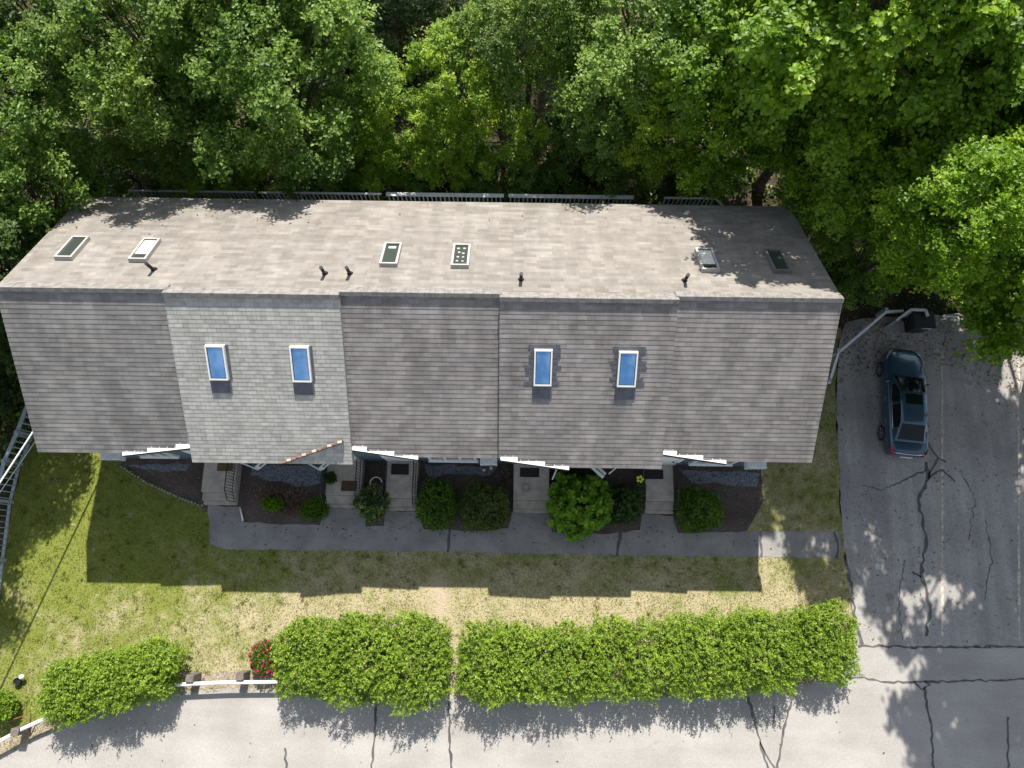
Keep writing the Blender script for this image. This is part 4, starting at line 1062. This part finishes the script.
# ------------------------------------------------------------------ rail and bin at the lot
T = empty('guardrail', G(885, 312), 'white low rail running from the house to the bin at the lot', 'guardrail')
rail = [G(829, 383, .75), G(838, 353, .75), G(886, 312, .75), G(903, 311, .75)]
b = MB()
for a, b_ in zip(rail, rail[1:]): b.bar(a, b_, .10, .13)
b.build('rail', M['white_metal'], T)
for p in rail[:3]:
    q = Vector((p.x, p.y, 0)); b = MB(); b.box((q.x - .07, q.y - .07 + .1, -.05), (q.x + .07, q.y + .07 + .1, .85)); b.build('post', M['rail_grey'], T)
T = empty('bin_screen', G(911, 318), 'white-topped three sided screen around the black bin', 'screen')
scr = [G(896.5, 320.5, 1.15), G(911, 309.5, 1.15), G(926, 310, 1.15), G(928, 316, 1.15)]
pn, cp = MB(), MB()
for a, b_ in zip(scr, scr[1:]):
    cp.bar(a, b_, .10, .05); a0, b0 = a.copy(), b_.copy(); a0.z = b0.z = .56; pn.bar(a0, b0, .03, 1.10)
cp.build('cap', M['rail_white'], T); pn.build('panel', M['rail_grey'], T)
c0 = G(911.5, 327, .0)
T = empty('trash_bin', (c0.x, c0.y, 0), 'black lidded bin inside the white-topped screen', 'bin')
b = MB(); w_, d_ = .42, .36
vs = [(-w_ * .85, -d_ * .8, .06), (w_ * .85, -d_ * .8, .06), (w_ * .85, d_ * .8, .06), (-w_ * .85, d_ * .8, .06), (-w_, -d_, .95), (w_, -d_, .95), (w_, d_, .95), (-w_, d_, .95)]
vs = [(x + c0.x, y + c0.y, z) for x, y, z in vs]
b.idx(vs, [(0, 3, 2, 1), (4, 5, 6, 7), (0, 1, 5, 4), (1, 2, 6, 5), (2, 3, 7, 6), (3, 0, 4, 7)]); b.build('body', M['black'], T, bevel=.03)
b = MB(); b.box((c0.x - .45, c0.y - .39, .953), (c0.x + .45, c0.y + .38, 1.02)); b.build('lid', M['black'], T, bevel=.02)
b = MB(); b.tube([(c0.x - .15, c0.y - .41, .99), (c0.x + .25, c0.y - .41, .99)], .015, 6); b.build('handle', M['rail_white'], T)
for s_ in (-1, 1):
    b = MB(); b.tube([(c0.x + s_ * .36, c0.y + .36, .1), (c0.x + s_ * .44, c0.y + .36, .1)], .1, 12); b.build('wheel', M['black'], T)
b = MB(); p = G(952, 316, .5); b.bar(p - Vector((.28, 0, 0)), p + Vector((.3, .02, 0)), .07, .14); 
for s_ in (-.2, .22): b.box((p.x + s_ - .04, p.y - .03, -.02), (p.x + s_ + .04, p.y + .03, .43))
tag(b.build('wheel_stop', M['rail_white']), 'short white barrier under the maple, right of the bin', 'barrier')

# ------------------------------------------------------------------ car
def build_car():
    kk = N('teal_car_paint'); kk.rough(.22, .6); kk.p.inputs['Metallic'].default_value = .3
    kk.p.inputs['Base Color'].default_value = (.036, .078, .118, 1); kk.p.inputs['Coat Weight'].default_value = 1.; kk.p.inputs['Coat Roughness'].default_value = .04
    paint = kk.m
    gl = N('car_glass'); gl.p.inputs['Base Color'].default_value = (.008, .011, .013, 1); gl.rough(.05, .35); glass = gl.m
    tyre = plain('tyre_rubber', (.018, .018, .018), .85); alloy = plain('alloy_wheel', (.45, .45, .46), .35, .05, metal=.8)
    red = plain('tail_lamp_red', (.35, .01, .012), .2, .05); lamp = plain('head_lamp_lens', (.55, .57, .58), .12, .05)
    chrome = plain('chrome_trim', (.7, .7, .72), .2, .03, metal=.9)
    loc = G(898, 405, .0); loc.x -= .05
    T = empty('parked_car', (loc.x, loc.y, 0), 'dark teal blue sedan with black sunroof parked by the rail', 'car')
    T.rotation_euler = (0, 0, math.radians(-5.2)); T.scale = (.94, .99, .95)
    def put(o): o.parent = T; o.matrix_parent_inverse.identity(); return o
    # lower body: stations along the length (front is +y): y, half width, deck height, side height, sill height
    st = [(2.37, .36, .56, .50, .32), (2.31, .60, .66, .58, .25), (2.14, .765, .76, .66, .22), (1.80, .87, .84, .74, .20), (1.35, .905, .90, .80, .20), (.95, .915, .965, .86, .20), (.2, .92, .985, .885, .20),
          (-.7, .92, .995, .90, .20), (-1.35, .91, 1.01, .905, .20), (-1.75, .90, 1.02, .90, .21), (-2.10, .86, 1.00, .86, .23), (-2.28, .79, .94, .78, .26), (-2.36, .66, .82, .66, .33)]
    rings = []
    for y, hw, zt, zs, zb in st:
        rings.append([(-hw * .90, y, zb), (-hw * .985, y, zb + .10), (-hw, y, (zb + zs) / 2), (-hw * .985, y, zs), (-hw * .90, y, zs + (zt - zs) * .62), (-hw * .62, y, zt - .012), (-hw * .25, y, zt),
                      (hw * .25, y, zt), (hw * .62, y, zt - .012), (hw * .90, y, zs + (zt - zs) * .62), (hw * .985, y, zs), (hw, y, (zb + zs) / 2), (hw * .985, y, zb + .10), (hw * .90, y, zb)])
    b = MB(); n = 14; vs = [v for r in rings for v in r]; fs = []
    for i_ in range(len(rings) - 1):
        for j in range(n): fs.append((i_ * n + j, (i_ + 1) * n + j, (i_ + 1) * n + (j + 1) % n, i_ * n + (j + 1) % n))
    fs.append(tuple(range(n))); fs.append(tuple(reversed(range((len(rings) - 1) * n, len(rings) * n))))
    b.idx(vs, fs, 0, True); o = put(b.build('body', paint)); sm_ = o.modifiers.new('round', 'SUBSURF'); sm_.levels = sm_.render_levels = 2
    # cabin: one lofted skin; the glass faces of that skin become panes of their own
    gs0 = [(1.02, .70, .70, .965, .965), (.62, .735, .64, .97, 1.20), (.28, .745, .585, .975, 1.385), (-.15, .75, .575, .98, 1.435), (-.65, .745, .57, .985, 1.43), (-1.02, .73, .565, .99, 1.375), (-1.42, .70, .60, 1.0, 1.18), (-1.80, .665, .66, 1.005, 1.01)]
    ys = [1.02, .86, .62, .40, .28, .18, -.05, -.19, -.27, -.45, -.65, -.85, -1.02, -1.10, -1.25, -1.42, -1.60, -1.72, -1.80]
    gs = [(y,) + tuple(float(np.interp(-y, [-g_[0] for g_ in gs0], [g_[k_] for g_ in gs0])) for k_ in (1, 2, 3, 4)) for y in ys]
    rings = []
    for y, wb, wt, zb, zt in gs:
        zb -= .03; e_ = min(.03, (zt - zb) * .2)
        rings.append([(-wb, y, zb), (-wb * .94 - wt * .06, y, zb + .05), (-wb * .45 - wt * .55, y, zb + (zt - zb) * .55), (-wt, y, zt - e_), (-wt * .88, y, zt), (-wt * .64, y, zt + .012), (0, y, zt + .018),
                      (wt * .64, y, zt + .012), (wt * .88, y, zt), (wt, y, zt - e_), (wb * .45 + wt * .55, y, zb + (zt - zb) * .55), (wb * .94 + wt * .06, y, zb + .05), (wb, y, zb)])
    n = 13; vs = [v for r in rings for v in r]
    panes = {'windshield': [], 'rear_window': [], 'sunroof': [], 'front_side': [], 'rear_side': [], 'skin': []}
    sidep = {}
    for i_ in range(len(rings) - 1):
        ya, yb = ys[i_], ys[i_ + 1]
        for j in range(n - 1):
            f = (i_ * n + j, (i_ + 1) * n + j, (i_ + 1) * n + j + 1, i_ * n + j + 1); key = 'skin'
            if j in (4, 5, 6, 7) and yb >= .28 - 1e-6: key = 'windshield'
            if j in (4, 5, 6, 7) and -1.72 - 1e-6 <= yb and ya <= -1.10 + 1e-6: key = 'rear_window'
            if j in (5, 6) and ya <= .18 + 1e-6 and yb >= -.27 - 1e-6: key = 'sunroof'
            if j in (1, 2, 9, 10, 11)[0:2] + (9, 10):
                sd_ = 'l' if j < 5 else 'r'
                if ya <= .62 + 1e-6 and yb >= -.19 - 1e-6: key = 'front_side' + sd_
                elif ya <= -.27 + 1e-6 and yb >= -1.25 - 1e-6: key = 'rear_side' + sd_
            panes.setdefault(key, []).append(f)
    for key, fs in panes.items():
        if not fs: continue
        b = MB(); b.idx(vs, fs, 0, True); nm = {'skin': 'cabin'}.get(key, 'side_window' if 'side' in key else key)
        o = put(b.build(nm, paint if key == 'skin' else glass))
        bmx = __import__('bmesh').new(); bmx.from_mesh(o.data)
        __import__('bmesh').ops.delete(bmx, geom=[v for v in bmx.verts if not v.link_faces], context='VERTS'); bmx.to_mesh(o.data); bmx.free()
    def sheetp(name, rows, mat=glass):
        b = MB(); m_ = len(rows[0]); vs = [v for r in rows for v in r]
        b.idx(vs, [(i_ * m_ + j, (i_ + 1) * m_ + j, (i_ + 1) * m_ + j + 1, i_ * m_ + j + 1) for i_ in range(len(rows) - 1) for j in range(m_ - 1)], 0, True)
        o = put(b.build(name, mat)); sm = o.modifiers.new('thick', 'SOLIDIFY'); sm.thickness = .012; sm.offset = 0; return o
    for s_ in (-1, 1):
        sheetp('headlight', [[(s_ * .50, 2.27, .70), (s_ * .66, 2.22, .70)], [(s_ * .60, 2.10, .775), (s_ * .77, 1.98, .76)], [(s_ * .76, 1.95, .81), (s_ * .84, 1.75, .79)]], mat=lamp)
        sheetp('taillight', [[(s_ * .56, -2.345, .80), (s_ * .58, -2.27, .955)], [(s_ * .72, -2.285, .80), (s_ * .72, -2.20, .955)], [(s_ * .82, -2.17, .82), (s_ * .80, -2.10, .95)], [(s_ * .875, -2.02, .84), (s_ * .845, -1.98, .945)]], mat=red)
        b = MB(); b.lathe((0, 0, 0), [(.02, -.05), (.09, -.04), (.11, .02), (.07, .07), (.01, .08)], 10); o = put(b.build('mirror', paint)); o.location = (s_ * .90, .74, .97); o.scale = (1, .6, .8)
        b = MB(); b.tube([(s_ * .90, .0, .80), (s_ * .915, -.0, .80)], .01, 6); b.box((s_ * .925 - .012, -.08, .78), (s_ * .925 + .012, .12, .815)); b.box((s_ * .925 - .012, -1.05, .785), (s_ * .925 + .012, -.86, .82)); put(b.build('door_handle', chrome))
        for y in (1.42, -1.38):
            b = MB(); x0_, x1_ = s_ * .72, s_ * .935
            b.tube([(x0_, y, .33), (x0_ + s_ * .02, y, .33), (x1_ - s_ * .03, y, .33), (x1_, y, .33)], [.31, .33, .33, .30], 24); wl = put(b.build('wheel', tyre))
            b = MB(); b.tube([(x1_ - s_ * .01, y, .33), (x1_ + s_ * .008, y, .33)], [.06, .05], 12)
            for j in range(5):
                t = j * 1.2566 + .3; b.bar((x1_ + s_ * .004, y + .04 * math.cos(t), .33 + .04 * math.sin(t)), (x1_ + s_ * .004, y + .215 * math.cos(t), .33 + .215 * math.sin(t)), .05, .02)
            for j in range(20):
                t0, t1 = j * .314159, (j + 1) * .314159
                b.bar((x1_ + s_ * .004, y + .22 * math.cos(t0), .33 + .22 * math.sin(t0)), (x1_ + s_ * .004, y + .22 * math.cos(t1), .33 + .22 * math.sin(t1)), .02, .025)
            o = b.build('rim', alloy); o.parent = wl
    b = MB(); b.box((-.26, -2.392, .58), (.26, -2.372, .70)); put(b.build('number_plate', M['white_trim']))
    b = MB(); b.tube([(-.62, -2.262, .955), (-.3, -2.30, .962), (0, -2.31, .965), (.3, -2.30, .962), (.62, -2.262, .955)], .016, 6); put(b.build('trunk_trim', chrome))
    b = MB(); b.box((-.5, 2.345, .40), (.5, 2.375, .50)); put(b.build('grille', M['black']))
    b = MB(); b.tube([(-.66, -1.86, 1.012), (0, -1.88, 1.026), (.66, -1.86, 1.012)], .006, 5); put(b.build('trunk_seam', M['black']))
    for s_ in (-1, 1):
        b = MB(); b.tube([(s_ * .70, -1.86, 1.008), (s_ * .69, -2.1, .985), (s_ * .62, -2.27, .945)], .006, 5); put(b.build('trunk_seam', M['black']))
        for y in (.74, -.24, -1.22):
            b = MB(); b.tube([(s_ * .90, y, .90), (s_ * .926, y, .72), (s_ * .922, y, .34)], .006, 5); put(b.build('door_seam', M['black']))
        b = MB(); b.tube([(s_ * .745, .66, .985), (s_ * .755, -.2, 1.0), (s_ * .74, -1.28, 1.01)], .012, 6); put(b.build('window_trim', chrome))
        b = MB(); b.tube([(s_ * .30, 1.06, .975), (s_ * .05, .98, 1.0), (s_ * -.28, .93, 1.025)] if s_ > 0 else [(-.60, 1.06, .97), (-.35, .98, 1.01), (-.02, .93, 1.03)], .008, 5); put(b.build('wiper', M['black']))
    for s_ in (-1, 1):   # bonnet shut lines
        b = MB(); b.tube([(s_ * .70, 1.02, .958), (s_ * .66, 1.6, .885), (s_ * .56, 2.1, .785)], .006, 5); put(b.build('bonnet_seam', M['black']))
build_car()

# ------------------------------------------------------------------ small things at the doors
for i, (kd, a, b_, c_, d_) in enumerate(MATS):
    p0 = G(a, d_, .55); p1 = G(b_, c_, .55)
    b = MB(); b.box((p0.x, min(p0.y, p1.y), .553), (p1.x, min(max(p0.y, p1.y), WY - .1), .575))
    mt = {'olive': M['mat_olive'], 'brown': M['mat_brown'], 'black': M['mat_black'], 'dark': M['mat_black']}[kd]
    lab = ['olive doormat at the leftmost front door', 'brown doormat on the stoop with the potted plant', 'black doormat on the stoop left of the green boxwood', 'dark doormat on the bare stoop left of the lime green shrub', 'dark doormat on the stoop by the boxwood ball'][i]
    o = tag(b.build('doormat', mt, bevel=.006), lab, 'doormat', 'doormats')
def pot(px, py, z, r, h, mat, leafm, label, n=500, leaf=.12):
    p = G(px, py, z); T = empty('potted_plant', (p.x, p.y, z), label, 'potted plant')
    b = MB(); b.lathe((p.x, p.y, z), [(r * .7, 0), (r, h), (r * 1.08, h + .001), (r * 1.08, h + .03), (r * .9, h + .03), (r * .88, h - .02)], 16); b.build('pot', mat, T)
    if leafm:
        P_, u_, d__, s_, t_ = blob_leaves([(0, 0, h + .15, r * 1.25, r * 1.25, .22, 2)], n, leaf)
        o = bpy.data.objects.new('foliage', leaf_mesh('foliage', P_, u_, d__, s_, .5, t_, [M[leafm]])); COL.objects.link(o); o.parent = T
pot(333, 479, .54, .17, .28, M['black'], 'leaf_dark', 'dark leafy plant in a pot beside the brown doormat')
pot(526, 489, .54, .15, .12, M['stone'], None, 'shallow grey bowl on the bare stoop')
pot(638, 489, .05, .15, .30, M['bluepot'], 'leaf_dark', 'bluish pot beside the stoop near the boxwood ball', 150)
pot(20, 681, .0, .14, .16, M['black'], None, 'small black pot on the lawn in the lower left')
b = MB(); p = G(21, 677, .3); b.lathe((p.x, p.y, .19), [(.02, 0), (.08, .03), (.10, .08), (.08, .13), (.02, .16)], 14)
tag(b.build('ball', M['white_soft']), 'white round ball in the small black pot', 'ball')
p = G(640, 479, .9); T = empty('pinwheel', (p.x, p.y, 0), 'lime yellow garden pinwheel by the stoop railing', 'pinwheel')
b = MB()
for j in range(5):
    t = j * 1.2566; b.lathe((p.x + .1 * math.cos(t), p.y + .1 * math.sin(t), .88), [(.02, 0), (.065, .015), (.065, .03), (.02, .045)], 8)
b.build('petals', M['yellow'], T); b = MB(); b.tube([(p.x, p.y, -.02), (p.x, p.y, .9)], .012, 6); b.build('stake', M['iron'], T)
b = MB(); p = G(376, 483, .45); b.tube([(p.x + .24 * math.cos(t), p.y + .24 * math.sin(t), .45) for t in np.linspace(.1, 5.6, 28)], .025, 6)
for t in (.4, 2.5, 4.6): b.tube([(p.x + .24 * math.cos(t), p.y + .24 * math.sin(t), .45), (p.x + .2 * math.cos(t), p.y + .2 * math.sin(t), -.02)], .01, 5)
tag(b.build('plant_hoop', M['white_soft']), 'white plant support hoop behind the variegated shrub', 'plant hoop')
T = empty('downspout', G(243, 520), 'pale drain pipe lying at the foot of the first stoop', 'drain pipe')
b = MB(); b.tube([G(240, 507, .08), G(243, 521, .05)], .04, 8); b.build('pipe', M['white_soft'], T)
ed = [G(122, 467), G(150, 484), G(180, 498), G(205, 507)]
T = empty('garden_edging', (ed[0].x, ed[0].y, 0), 'row of small stones edging the bed in front of the first house', 'garden edging')
for a, b_ in zip(ed, ed[1:]):
    k_ = int((b_ - a).length / .14)
    for j in range(k_):
        q = a.lerp(b_, j / k_); r_ = random.uniform(.035, .06); b = MB(); b.lathe((q.x + random.uniform(-.02, .02), q.y + random.uniform(-.02, .02), -.01), [(r_, 0), (r_, .05), (r_ * .6, .075)], 7)
        b.build('stone', M['stone'], T)
for px, py, lab in ((484, 470, 'small lamp stake by the wall under the air conditioner'), (491, 468, 'small white lamp stake nearest the bare stoop')):
    p = G(px, py, .3); b = MB(); b.tube([(p.x, p.y, -.02), (p.x, p.y, .3)], .012, 6); b.lathe((p.x, p.y, .28), [(.03, 0), (.08, .05), (.02, .12)], 8)
    tag(b.build('garden_lamp', M['white_soft']), lab, 'garden lamp', 'garden lamps')
